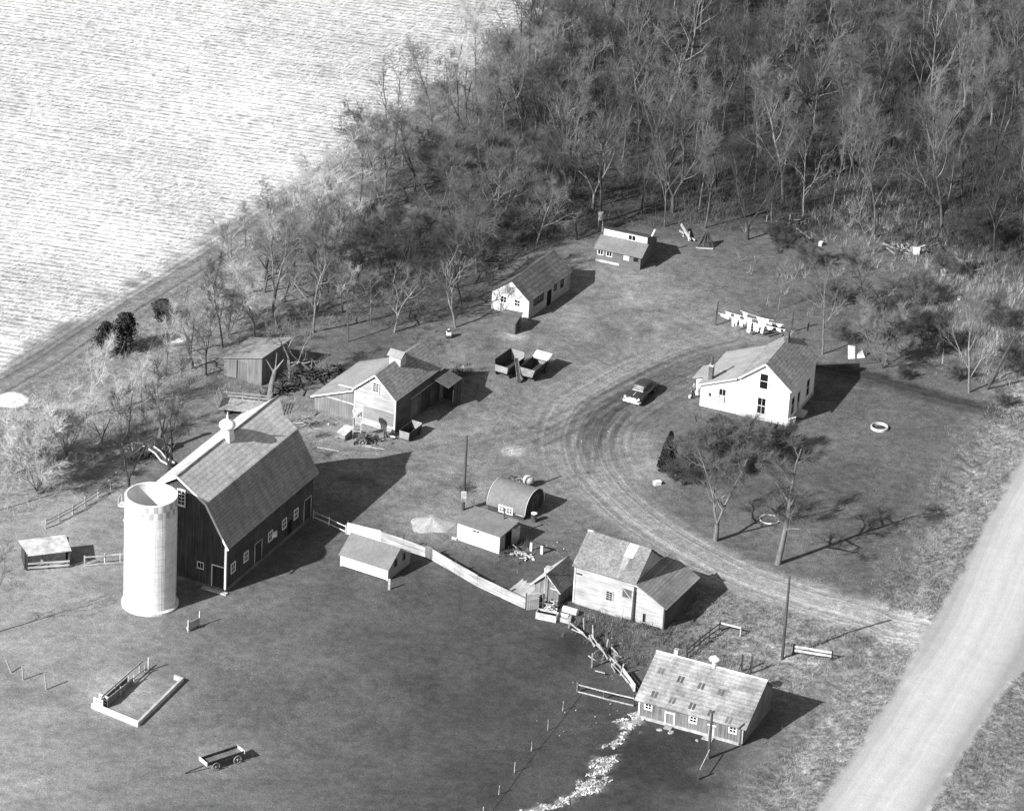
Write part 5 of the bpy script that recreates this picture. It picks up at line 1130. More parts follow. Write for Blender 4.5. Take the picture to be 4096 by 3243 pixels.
# ================================================================== THINGS IN THE YARD
def wheel(par, c, axis, r, wd=.14, spokes=0, rim=None):
    c = Vector(c); a = Vector(axis).normalized()
    if spokes:
        mb = MB().ring(c, a, r - .04, .035, 18, 5); o = a.orthogonal().normalized()
        for k in range(spokes):
            e = o.copy(); e.rotate(Matrix.Rotation(2 * math.pi * k / spokes, 3, a)); mb.beam(c, c + e * (r - .05), .035)
        mb.tube(c - a * .1, c + a * .1, .07, .07, 8); return mb.build('wheel', M['corral'], par)
    w_ = MB().ring(c, a, r - wd / 2, wd / 2, 18, 8).build('wheel', M['tyre'], par, smooth=True)
    MB().tube(c - a * .05, c + a * .05, r - wd * .9, r - wd * .9, 14).build('rim', rim or M['rust'], w_); return w_
def car():
    t = thing('sedan_car', 'dark rounded sedan with gleaming chrome front parked on the drive', 'car', (14.2, 4.15, 0), 244.7)
    # stations nose to tail: x, half width, sill z, belt z
    st = [(2.42, .62, .42, .78), (2.34, .78, .36, .86), (2.1, .86, .32, .93), (1.5, .89, .3, 1.0), (.75, .9, .3, 1.05), (0, .91, .3, 1.05), (-.8, .92, .3, 1.04), (-1.5, .92, .32, 1.0), (-2.1, .86, .36, .9), (-2.38, .72, .42, .78)]
    def loft(st, crown, n=14):
        vs = []; fs = []
        for x, hw, z0, z1 in st:
            for k in range(n):
                a = 2 * math.pi * k / n; c, s = math.cos(a), math.sin(a); c = math.copysign(abs(c) ** .45, c); s = math.copysign(abs(s) ** crown, s)
                vs.append((x, hw * c, (z0 + z1) / 2 + (z1 - z0) / 2 * s))
        for i in range(len(st) - 1):
            for k in range(n): fs.append((i * n + k, i * n + (k + 1) % n, (i + 1) * n + (k + 1) % n, (i + 1) * n + k))
        fs += [tuple(range(n)), tuple(reversed(range((len(st) - 1) * n, len(st) * n)))]
        return MB().add(vs, fs)
    loft(st, .7).build('body', M['carpaint'], t, smooth=True)
    # swelling fenders
    f = MB()
    for s in (-1, 1):
        for (xa, xb, hgt) in ((.6, 2.3, .88), (-2.3, -.9, .82)):
            pr = [(xa + (xb - xa) * k / 8, .78 * s, .42 + (hgt - .42) * math.sin(math.pi * (.12 + .82 * k / 8)) ** .6) for k in range(9)]
            f.prism(pr + [(xb, .78 * s, .35), (xa, .78 * s, .35)], (0, .18 * s, 0))
    f.build('fender', M['carpaint'], t)
    cab = [(.98, .6, 1.0, 1.05), (.5, .68, .98, 1.46), (.1, .7, .98, 1.58), (-.6, .7, .98, 1.58), (-1.1, .66, .98, 1.44), (-1.75, .52, .95, 1.0)]
    loft(cab, .5).build('cabin', gm('dark_roof_paint', .04, (1, 1, 1), .1, .4, .1, .3, .5), t, smooth=True)
    MB().prism([(.99, -.56, 1.06), (.99, .56, 1.06), (.6, .54, 1.42), (.6, -.54, 1.42)], (.03, 0, .02)).build('windshield', M['carglass'], t)
    MB().beam((1.04, -.62, 1.05), (1.04, .62, 1.05), .05, .04).build('windshield_trim', M['chrome'], t)
    for s in (-1, 1): MB().prism([(.45, s * .71, 1.08), (-.95, s * .71, 1.08), (-.7, s * .69, 1.4), (.3, s * .69, 1.4)], (0, .012 * s, 0)).build('side_window', M['glass'], t)
    MB().prism([(-1.62, -.45, 1.08), (-1.62, .45, 1.08), (-1.22, .48, 1.38), (-1.22, -.48, 1.38)], (-.03, 0, .02)).build('rear_window', M['glass'], t)
    b = MB().beam((2.52, -.9, .42), (2.52, .9, .42), .12, .17).beam((2.5, -.9, .42), (2.2, -.98, .42), .08, .16).beam((2.5, .9, .42), (2.2, .98, .42), .08, .16)
    for y in (-.35, .35): b.beam((2.57, y, .3), (2.57, y, .58), .07, .09)
    b.build('bumper', M['chrome'], t)
    g = MB()
    for z in (.55, .63, .71): g.beam((2.49, -.68, z), (2.49, .68, z), .06, .055)
    g.beam((2.47, 0, .5), (2.45, 0, .84), .16, .06); g.build('grille', M['chrome'], t)
    for s in (-1, 1): MB().tube((2.3, s * .76, .76), (2.43, s * .76, .75), .13, .12, 14).build('headlight', M['chrome'], t)
    MB().beam((2.1, 0, .96), (1.4, 0, 1.03), .05, .03).build('hood_trim', M['chrome'], t)
    MB().beam((-2.42, -.85, .45), (-2.42, .85, .45), .1, .15).build('rear_bumper', M['chrome'], t)
    for x in (1.45, -1.5):
        for s in (-1, 1): wheel(t, (x, s * .8, .34), (0, 1, 0), .34, .18, 0, M['chrome'])
    t.scale = (1.08, 1.08, 1.1)
car()
def box_wagon(name, label, c, rz, L, w0, w1, zb, hs, mat, endm, wr=.36, tongue=True, cat='wagon'):
    """open wagon: floor at zb; hs = heights of front, back, left, right boards; w0 bottom and w1 top width"""
    t = thing(name, label, cat, (c[0], c[1], 0), rz); hf, hb, hl, hr = hs
    MB().box(-L / 2, L / 2, -w0 / 2, w0 / 2, zb - .08, zb).build('floor', M['darkwood'], t)
    k = (w1 - w0) / 2
    for s, h, nm in ((1, hl, 'side_board'), (-1, hr, 'side_board')):
        MB().prism([(-L / 2, s * w0 / 2, zb), (L / 2, s * w0 / 2, zb), (L / 2, s * (w0 / 2 + k), zb + h), (-L / 2, s * (w0 / 2 + k), zb + h)], (0, .05 * s, 0)).build(nm, mat, t)
    for x, h, s in ((-L / 2, hf, -1), (L / 2, hb, 1)):
        kk = k * min(1, h / max(hl, hr)); MB().prism([(x, -w0 / 2, zb), (x, w0 / 2, zb), (x, w0 / 2 + kk, zb + h), (x, -w0 / 2 - kk, zb + h)], (.05 * s, 0, 0)).build('end_board', endm, t)
    for x in (-L * .33, L * .33):
        MB().beam((x, -w0 / 2 - .02, wr), (x, w0 / 2 + .02, wr), .1).beam((x, 0, wr), (x, 0, zb - .05), .2).build('axle', M['darkwood'], t)
        for s in (-1, 1): wheel(t, (x, s * (w0 / 2 + .1), wr), (0, 1, 0), wr, .16)
    if tongue: MB().beam((L * .4, 0, wr + .05), (L / 2 + 1.9, -.3, .45), .1).build('tongue', M['corral'], t)
    return t
paleend = gm('pale_wagon_end', .27, (2, 2, 6), .2, .8, .2)
box_wagon('grain_wagon', 'left-hand open grain wagon with one tall dark side board', (-.55, 8.15), 61, 3.5, 1.5, 1.75, .72, (.75, 1.3, 1.35, .7), M['darkwood'], paleend, tongue=False)
w2 = box_wagon('grain_wagon', 'right-hand flared grain wagon with a white board across its far end', (2.3, 7.8), 64, 3.7, 1.25, 1.85, .62, (.95, .95, .95, .95), M['darkwood'], gm('grey_wagon_end', .2, (2, 2, 8), .35, 1, .3))
MB().prism([(1.3, -1.02, 1.55), (1.3, 1.02, 1.55), (2.25, 1.0, 1.95), (2.25, -1.0, 1.95)], (0, 0, .05)).box(1.27, 1.3, -1.0, 1.0, 1.4, 1.56).build('end_cover', M['conc'], w2)
def elevator():
    t = thing('grain_elevator', 'narrow plank chute slanting down between the two grain wagons', 'chute', (.62, 5.55, 0), 88)
    MB().box(0, .3, -.2, .2, .12, .5).build('hopper', M['darkwood'], t)
    m = MB(); m.beam((0, 0, .35), (2.5, .55, 1.85), .4, .04); m.build('trough', M['darkwood'], t); MB().beam((0, -.2, .42), (2.5, .35, 1.92), .04, .12).beam((0, .2, .42), (2.5, .75, 1.92), .04, .12).build('side_rail', M['wagonwood'], t)
    MB().beam((1.6, .1, 0), (1.7, .35, 1.35), .06).beam((1.6, .6, 0), (1.7, .4, 1.35), .06).build('leg', M['darkwood'], t)
elevator()
box_wagon('manure_box_wagon', 'small open box wagon with a pale end parked beside the crib building', (-10.75, -8.7), 62, 2.6, 1.1, 1.25, .25, (.85, 1.0, .85, .85), M['darkwood'], paleend, .3, False)
def flat_wagon():
    t = thing('hay_wagon', 'low long wagon with spoked wheels standing alone in the pasture', 'wagon', (-25.1, -77.45, 0), 38)
    L, W = 4.1, 1.15
    MB().box(-L / 2, L / 2, -W / 2, W / 2, .72, .8).build('floor', M['greyboard'], t)
    for s in (-1, 1): MB().box(-L / 2, L / 2, s * W / 2 - .03, s * W / 2 + .03, .8, 1.08).build('side_board', M['darkwood'], t)
    MB().box(-L / 2 - .07, -L / 2 - .002, -W / 2 - .1, W / 2 + .1, .78, 1.14).build('end_board', M['white'], t); MB().box(L / 2 + .002, L / 2 + .07, -W / 2 - .1, W / 2 + .1, .78, 1.14).build('end_board', M['paleboard'], t)
    for x in (-1.15, 1.25):
        MB().beam((x, -.75, .45), (x, .75, .45), .1).build('axle', M['darkwood'], t)
        for s in (-1, 1): wheel(t, (x, s * .72, .45), (0, 1, 0), .45, spokes=8)
    MB().beam((-L / 2, 0, .5), (-L / 2 - 1.8, .35, .08), .1).build('tongue', M['darkwood'], t)
flat_wagon()
def hay_rack():
    t = thing('hay_rack', 'slatted hay rack wagon standing in the grass behind the barn', 'hay rack', (-29.0, -5.3, 0), -5)
    MB().box(-2.6, 2.6, -1.4, 1.4, .75, .85).build('floor', M['corral'], t)
    m = MB()
    for k in range(5): m.beam((-2.6, -1.4 + .02, .95 + .22 * k), (-3.1, -1.4 + .02, .95 + .22 * k), .05)
    for x, lean in ((-2.6, -.45), (2.6, .3)):
        mm = MB()
        for y in (-1.3, 0, 1.3): mm.beam((x, y, .85), (x + lean, y, 2.0), .07)
        for k in range(5): mm.beam((x + lean * (.15 + .2 * k), -1.35, 1.02 + .23 * k), (x + lean * (.15 + .2 * k), 1.35, 1.02 + .23 * k), .035, .1)
        mm.build('end_rack', M['corral'], t)
    for s in (1,):
        mm = MB()
        for x in (-2.2, -.4, 1.4): mm.beam((x, s * 1.4, .85), (x, s * 1.5, 1.75), .07)
        for z in (1.1, 1.5): mm.beam((-2.5, s * 1.45, z), (2.5, s * 1.47, z), .035, .1)
        mm.build('side_rack', M['corral'], t)
    for x in (-1.6, 1.6):
        MB().beam((x, -.9, .42), (x, .9, .42), .1).build('axle', M['darkwood'], t)
        for s in (-1, 1): wheel(t, (x, s * .85, .42), (0, 1, 0), .42, .15)
hay_rack()
def feed_floor():
    P = [Vector((-38.3, -68.8, 0)), Vector((-33.6, -71.75, 0)), Vector((-30.05, -62.9, 0))]
    t = thing('feeding_floor_wall', 'low white concrete curb bent in an L round the feeding floor in the pasture', 'curb wall', P[0])
    d1 = (P[1] - P[0]); d2 = (P[2] - P[1]); n1 = Vector((-d1.y, d1.x, 0)).normalized() * .3; n2 = Vector((-d2.y, d2.x, 0)).normalized() * .26
    L1 = [Vector((0, 0, -.2)), d1 + Vector((0, 0, -.2)), d1 + n1 + Vector((0, 0, -.2)), n1 + Vector((0, 0, -.2))]
    MB().prism(L1, (0, 0, .72)).build('front_curb', M['white'], t)
    a = d1 + n1 + d2.normalized() * .004; MB().prism([a + Vector((0, 0, -.2)), d1 + d2 + Vector((0, 0, -.2)), d1 + d2 + n2 + Vector((0, 0, -.2)), a + n2 + Vector((0, 0, -.2))], (0, 0, .66)).build('side_curb', M['conc'], t)
    e = d1 + d2 + n2; MB().prism([e + Vector((0, 0, -.2)), e - d1.normalized() * .8 + Vector((0, 0, -.2)), e - d1.normalized() * .8 - d2.normalized() * .22 + Vector((0, 0, -.2)), e - d2.normalized() * .22 + Vector((0, 0, -.2))], (0, 0, .66)).build('end_curb', M['conc'], t)
    b = thing('feed_bunk', 'long weathered feed bunk with a rail above it inside the concrete curb', 'feed bunk', (-37.1, -68.5, 0), 66.5)
    L = 8.0; m = MB().box(0, L * .62, -.32, -.28, .1, .85).box(0, L * .62, .28, .32, .1, .75).box(0, L * .62, -.278, .278, .1, .16); m.build('trough', M['greyboard'], b)
    MB().beam((0, .3, 1.05), (L, .3, 1.0), .06, .2).build('rail', M['weathered'], b); MB().beam((0, -.3, 1.0), (L * .95, -.3, .55), .06, .12).build('rail', M['corral'], b)
    for x in (0, 2.6, 5.2, 7.3):
        for s in (-.3, .3): MB().beam((x, s, -.1), (x, s, 1.05), .1).build('leg', M['corral'], b)
    MB().beam((L, -.3, 0), (L, -.3, 1.5), .12).build('post', M['paleboard'], b)
    MB().box(-.06, 0, -.33, .33, .0, .95).build('end_board', M['darkwood'], b)
    h = thing('hay_feeder', 'small white slatted feeder box at the corner of the concrete curb', 'feeder', (-38.1, -68.4, 0), -32)
    m = MB()
    for z in (.5, .85): m.box(-.0, 1.1, -.03, .03, z, z + .18).box(-.0, 1.1, .77, .83, z, z + .18)
    m.build('slat', M['white'], h)
    for x in (.05, 1.05):
        for y in (0, .8): MB().beam((x, y, -.1), (x, y, 1.05), .09).build('leg', M['white'], h)
feed_floor()
def board_stand():
    t = thing('board_stand', 'small board panel on two upright posts near the foot of the silo', 'panel', (-30.5, -53.3, 0), 52)
    MB().box(0, 1.55, -.03, .03, .15, 1.0).build('board_panel', M['weathered'], t); MB().box(-.1, .0, -.07, .05, -.2, 1.35).build('post', M['paleboard'], t); MB().box(1.52, 1.62, -.07, .05, -.2, 1.7).build('post', M['paleboard'], t)
    MB().box(.2, 1.3, .04, .5, -.05, .3).build('trough', M['corral'], t)
board_stand()
# ---------------------------------------------------------------- machinery and lumber by the crib building
def hopper_stand():
    t = thing('grain_auger_stand', 'pale two-legged loading spout standing against the front of the crib building', 'loading spout', (-16.5, -10.1, 0), 0)
    for x in (-.4, .45): MB().beam((x, 0, 0), (x, .1, 3.0), .09).build('leg', M['paleboard'], t)
    MB().lathe([(.16, 2.6), (.5, 3.1), (.52, 3.35), (.4, 3.36), (.1, 2.9)], (0, .2, 0), 14).build('hopper', M['tin'], t)
    MB().box(-.42, .47, .12, .16, 1.6, 2.5).build('panel', M['paleboard'], t)
    MB().beam((-.4, -.02, .9), (.45, -.02, 1.0), .07).build('crossbar', M['paleboard'], t)
    m = thing('grinding_mill', 'squat dark mill with a wheel and long belt bar in front of the crib building', 'machine', (-15.9, -11.3, 0), 10)
    MB().box(-.5, .5, -.35, .35, .15, .75).prism([(-.4, -.3, .76), (.4, -.3, .76), (.25, -.1, 1.15), (-.25, -.1, 1.15)], (0, .5, 0)).build('body', M['rust'], m); wheel(m, (.1, -.45, .45), (0, 1, 0), .42, spokes=6); wheel(m, (-.6, -.3, .3), (0, 1, 0), .3, .12)
    MB().beam((-.9, -.3, .08), (1.1, -.5, .1), .1).build('drawbar', M['corral'], m); MB().beam((.3, .2, .6), (1.9, .7, .55), .3, .3).build('chute', M['rust'], m)
    d = thing('fanning_mill', 'box-like machine with a sloping lid left of the loading spout', 'machine', (-17.7, -10.0, 0), -35)
    MB().prism([(-.5, -.7, .25), (.5, -.7, .25), (.5, .7, .25), (-.5, .7, .25)], (0, 0, .55)).build('body', M['wagonwood'], d); MB().slab([(-.6, -.8, .82), (.6, -.8, .82), (.6, .8, 1.2), (-.6, .8, 1.2)], .05).build('lid', M['paleboard'], d)
    for x in (-.45, .45):
        for y in (-.65, .65): MB().beam((x, y, 0), (x, y, .26), .08).build('leg', M['darkwood'], d)
    s = thing('round_shield', 'upright dark disc leaning near the right corner of the crib front', 'disc', (-13.55, -9.4, 0), -20)
    MB().tube((0, 0, .85), (.05, .05, .87), .62, .62, 20).build('disc', M['rust'], s); MB().beam((0, .1, 0), (0, .05, .9), .09).build('leg', M['darkwood'], s)
    p = thing('plank_bench', 'low pale plank on blocks at the foot of the crib front', 'plank', (-13.4, -9.2, 0), -28); MB().box(-.1, 1.2, -.12, .12, .28, .34).build('plank', M['white'], p); MB().box(.1, .25, -.1, .1, 0, .279).box(.9, 1.05, -.1, .1, 0, .279).build('block', M['darkwood'], p)
hopper_stand()
def scrap(name, label, cat, x, y, seed, n, sx, sy, h, mats, rz=0, l=(.4, 1.2), wd=(.05, .16), wheels=0):
    """a heap of scrap: crossed bars and plates, one part per material, wheels lying in it"""
    g = random.Random(seed); t = thing(name, label, cat, (x, y, 0), rz)
    for m_, frac, nm in mats:
        mb = MB()
        for _ in range(int(n * frac)):
            c = Vector((g.gauss(0, sx * .45), g.gauss(0, sy * .45), g.uniform(.05, h))); a = g.uniform(0, 6.28); L = g.uniform(*l) / 2
            c.z *= max(.15, 1 - .6 * (abs(c.x) / sx + abs(c.y) / sy)); d = Vector((math.cos(a), math.sin(a), g.uniform(-.5, .5))).normalized() * L; mb.beam(c - d, c + d, g.uniform(*wd), g.uniform(.03, .08))
        mb.build(nm, m_, t)
    for k in range(wheels):
        c = (g.gauss(0, sx * .4), g.gauss(0, sy * .4), g.uniform(.25, .5)); wheel(t, c, (g.uniform(-1, 1), g.uniform(-1, 1), g.uniform(0, .6)), g.uniform(.3, .5), spokes=6)
    return t
scrap('cultivator', 'dark tangled cultivator standing beyond the arched hut', 'implement', .8, -18.4, 3, 26, 1.4, .8, 1.0, [(M['rust'], .8, 'tine'), (M['corral'], .2, 'beam')], 10, (.4, 1.3), (.06, .22), 4)
t = thing('cement_mixer', 'rounded pale drum machine at the end of the dark cultivator', 'machine', (2.2, -18.7, 0), 20); MB().lathe([(.2, .35), (.55, .5), (.62, .85), (.5, 1.15), (.3, 1.25)], (0, 0, 0), 16).build('drum', M['conc'], t, smooth=True); MB().beam((0, -.5, 0), (0, -.3, .7), .1).beam((0, .5, 0), (0, .3, .7), .1).beam((.2, 0, .4), (1.2, .2, .3), .12).build('stand', M['rust'], t)
scrap('iron_scrap', 'pale heap of scrap iron and rubble in front of the milk house door', 'scrap heap', 1.6, -34.0, 4, 46, 1.7, 1.3, .5, [(M['conc'], .6, 'rubble'), (M['rust'], .4, 'iron')], 0, (.2, .9), (.06, .3), 2)
scrap('iron_scrap', 'dark scrap lying right against the corner of the milk house', 'scrap heap', .3, -33.9, 14, 22, .9, .8, .4, [(M['rust'], 1, 'iron')], 0, (.2, .7), (.06, .2), 0)
t = thing('trestle', 'white two-legged trestle beside the scrap heap', 'trestle', (2.8, -32.7, 0), -28); MB().box(-.1, .14, -.1, .1, 0, .95).build('leg', M['white'], t); MB().box(1.15, 1.4, -.1, .1, 0, 1.0).build('leg', M['white'], t); MB().beam((-.1, 0, 1.04), (1.5, 0, 1.08), .16, .12).build('bar', M['darkwood'], t)
t = thing('oil_drum', 'metal drum with a white lid by the end of the arched hut', 'drum', (2.95, -26.4, 0)); MB().lathe([(.3, 0), (.31, .3), (.3, .31), (.3, .95)], (0, 0, 0), 16).build('barrel', gm('drum_metal', .07, (2, 2, 2), .3, .8, .3, .5, .4), t); MB().lathe([(.32, .952), (.33, 1.0), (.1, 1.03)], (0, 0, 0), 16).build('lid', M['white'], t)
def gravel():
    g = np.random.default_rng(2); n = 34; rr = np.linspace(0, 1, 9); V = [(0, 0, .85)]; F = []
    for i in range(1, 9):
        for k in range(n):
            a = 2 * math.pi * k / n; r = rr[i] * (1 + .16 * math.sin(a * 2 + .6) + .08 * math.sin(a * 5) + g.normal() * .035); V.append((2.25 * r * math.cos(a), 2.35 * r * math.sin(a), .85 * (1 - rr[i]) ** 1.1 - .06 * (i == 8) + g.normal() * .02))
    for k in range(n): F.append((0, 1 + k, 1 + (k + 1) % n))
    for i in range(7):
        for k in range(n): F.append((1 + i * n + k, 1 + (i + 1) * n + k, 1 + (i + 1) * n + (k + 1) % n, 1 + i * n + (k + 1) % n))
    o = MB().add(V, F).build('gravel_heap', M['sand'], None, (-7.5, -28.2, 0), smooth=True); tag(o, 'low pale heap of sand left of the milk house', 'heap')
gravel()
scrap('lumber_scatter', 'scattered boards and rubbish in the grass at the low corner of the crib building lean-to', 'board heap', -22.0, -7.0, 81, 20, 2.2, 1.6, .3, [(M['weathered'], .6, 'board'), (M['darkwood'], .4, 'dark_board')], 15, (.5, 1.6), (.06, .2))
scrap('scrap_row', 'low dark rubbish strewn along the foot of the crib front', 'scrap heap', -14.9, -10.2, 82, 26, 2.0, .9, .4, [(M['rust'], .6, 'iron'), (M['corral'], .4, 'board')], -25, (.3, 1.0), (.05, .16), 2)
def ring_bed(name, label, cat, x, y, r, wd, h, m, fill=None):
    t = thing(name, label, cat, (x, y, gz(x, y))); MB().lathe([(r + wd, -.1), (r + wd, h * .8), (r + wd * .6, h), (r, h), (r - wd * .1, h * .6), (r - wd * .1, -.1)], (0, 0, 0), 28).build('rim', m, t)
    if fill: MB().lathe([(r, -.05), (r * .5, .05), (.02, .06)], (0, 0, 0), 20).build('soil', fill, t)
    return t
ring_bed('flower_ring', 'white-rimmed round flower bed on the lawn right of the farmhouse', 'flower bed', 40.3, -.4, .85, .13, .3, M['conc'], gm('bed_soil', .05, (3, 3, 3), .5, .8, .4))
ring_bed('tyre_bed', 'thin white ring lying on the lawn between the two pale lawn trees', 'ring', 27.6, -23.0, .98, .09, .12, M['white'])
t = thing('enamel_basin', 'small white basin on the lawn behind the bushes', 'basin', (26.75, -11.2, gz(26.75, -11.2))); MB().lathe([(.3, 0), (.42, .28), (.46, .3), (.4, .29), (.28, .05), (.01, .04)], (0, 0, 0), 18).build('bowl', M['white'], t)
t = thing('white_crate', 'small white crate on the grass at the inner curve of the drive', 'crate', (15.85, -16.6, gz(15.85, -16.6)), 25); MB().box(-.38, .38, -.24, .24, 0, .34).build('body', M['white'], t); MB().box(-.41, .41, -.27, .27, .342, .39).build('lid', M['linen'], t)
# ---------------------------------------------------------------- washing
def washing():
    A = [Vector((22.75, 23.3, 0)), Vector((31.4, 22.6, 0))]
    for p, h, lb in ((A[0], 3.0, 'left dark washing-line post with the line tied to it'), (A[1], 2.6, 'right dark washing-line post behind the farmhouse roof')):
        t = thing('line_post', lb, 'post', p, 0, 'washing-line posts'); MB().beam((0, 0, -.3), (.08, 0, h), .13).build('post', M['darkwood'], t); MB().beam((-.1, -1.1, h - .9), (.15, 1.1, h - .9), .09).build('crossarm', M['darkwood'], t)
    lines = [((22.85, 22.45, 2.0), (31.2, 18.9, 1.95)), ((23.6, 23.0, 2.0), (30.3, 20.4, 1.95)), ((25.4, 23.2, 2.1), (29.2, 21.4, 1.95))]
    for i, (a, b) in enumerate(lines):
        m = MB(); a = Vector(a); b = Vector(b); pr = None
        for k in range(9):
            f = k / 8; q = a.lerp(b, f) - Vector((0, 0, .14 * 4 * f * (1 - f)))
            if pr is not None: m.beam(pr, q, .025)
            pr = q
        tag(m.build('clothes_line', M['linen'], None), ('nearest of the three drooping washing lines', 'middle one of the three drooping washing lines', 'farthest and shortest of the three drooping washing lines')[i], 'washing line', 'washing lines')
    items = [  # line, start, end, drop, shape, label
        (0, .03, .16, .45, 'sheet', 'small white cloth at the left end of the near washing line'), (0, .18, .28, 1.5, 'trousers', 'long white garment hanging low on the left of the near line'), (0, .29, .36, 1.1, 'shirt', 'white shirt next to the long garment on the near line'),
        (0, .40, .46, 1.75, 'towel', 'longest narrow white towel on the near line'), (0, .47, .58, 1.3, 'shirt', 'white shirt beside the longest towel on the near line'), (0, .585, .63, 1.35, 'towel', 'slim white towel right of that shirt on the near line'), (0, .65, .76, .55, 'shirt', 'short white shirt right of centre on the near line'), (0, .78, .86, .5, 'shirt', 'little white shirt toward the right end of the near line'), (0, .88, .97, .3, 'sheet', 'narrow white cloth at the right end of the near line'),
        (1, .02, .12, .8, 'sheet', 'white pillow cover at the left end of the middle line'), (1, .16, .28, 1.0, 'shirt', 'white shirt on the left half of the middle line'), (1, .33, .48, 1.2, 'sheet', 'broad white sheet in the middle of the middle line'), (1, .62, .82, .3, 'sheet', 'thin strip of white cloth on the right half of the middle line'), (1, .86, .99, .5, 'pennant', 'three-cornered white cloth at the right end of the middle line'),
        (2, .06, .24, 1.1, 'pennant', 'white cloth at the left end of the far line'), (2, .45, .9, 1.6, 'pennant', 'large white tapering sheet on the far line')]
    g = random.Random(5)
    for li, s0, s1, drop, sh, lb in items:
        a, b = (Vector(q) for q in lines[li]); nx, nz = 10, 6; vs = []; fs = []; wind = Vector((.12, -.35, 0)); ph = g.uniform(0, 6)
        for j in range(nz + 1):
            v = j / nz
            for i in range(nx + 1):
                u = i / nx; f = s0 + (s1 - s0) * (.08 + .84 * u); taper = {'sheet': 1 - .04 * v, 'towel': 1 - .05 * v, 'pennant': 1 - .72 * v, 'shirt': (1 - .35 * v), 'trousers': 1 - .4 * v}[sh]
                f = (s0 + s1) / 2 + (f - (s0 + s1) / 2) * taper; q = a.lerp(b, f) - Vector((0, 0, .14 * 4 * f * (1 - f))); dz = drop * .78 * v
                if sh == 'shirt' and v > .6: dz *= .8 + .25 * abs(math.sin(u * 9 + ph))
                if sh == 'trousers' and v > .5: dz *= 1 - .5 * (abs(u - .5) < .14)
                q = q - Vector((0, 0, dz)) + wind * (.3 * v * v * math.sin(u * 5 + ph) + .06 * math.sin(u * 14 + ph) * v); vs.append(q)
        for j in range(nz):
            for i in range(nx): fs.append((j * (nx + 1) + i, j * (nx + 1) + i + 1, (j + 1) * (nx + 1) + i + 1, (j + 1) * (nx + 1) + i))
        m = MB(); m.add(vs, fs); n = len(vs); m.add([v + Vector((.004, .012, 0)) for v in vs], [tuple(reversed(q)) for q in fs]); o = m.build('washing_' + {'sheet': 'cloth', 'towel': 'towel', 'pennant': 'cloth', 'shirt': 'shirt', 'trousers': 'trousers'}[sh], M['linen'], None, smooth=True); tag(o, lb, 'laundry', 'white washing on the lines')
washing()
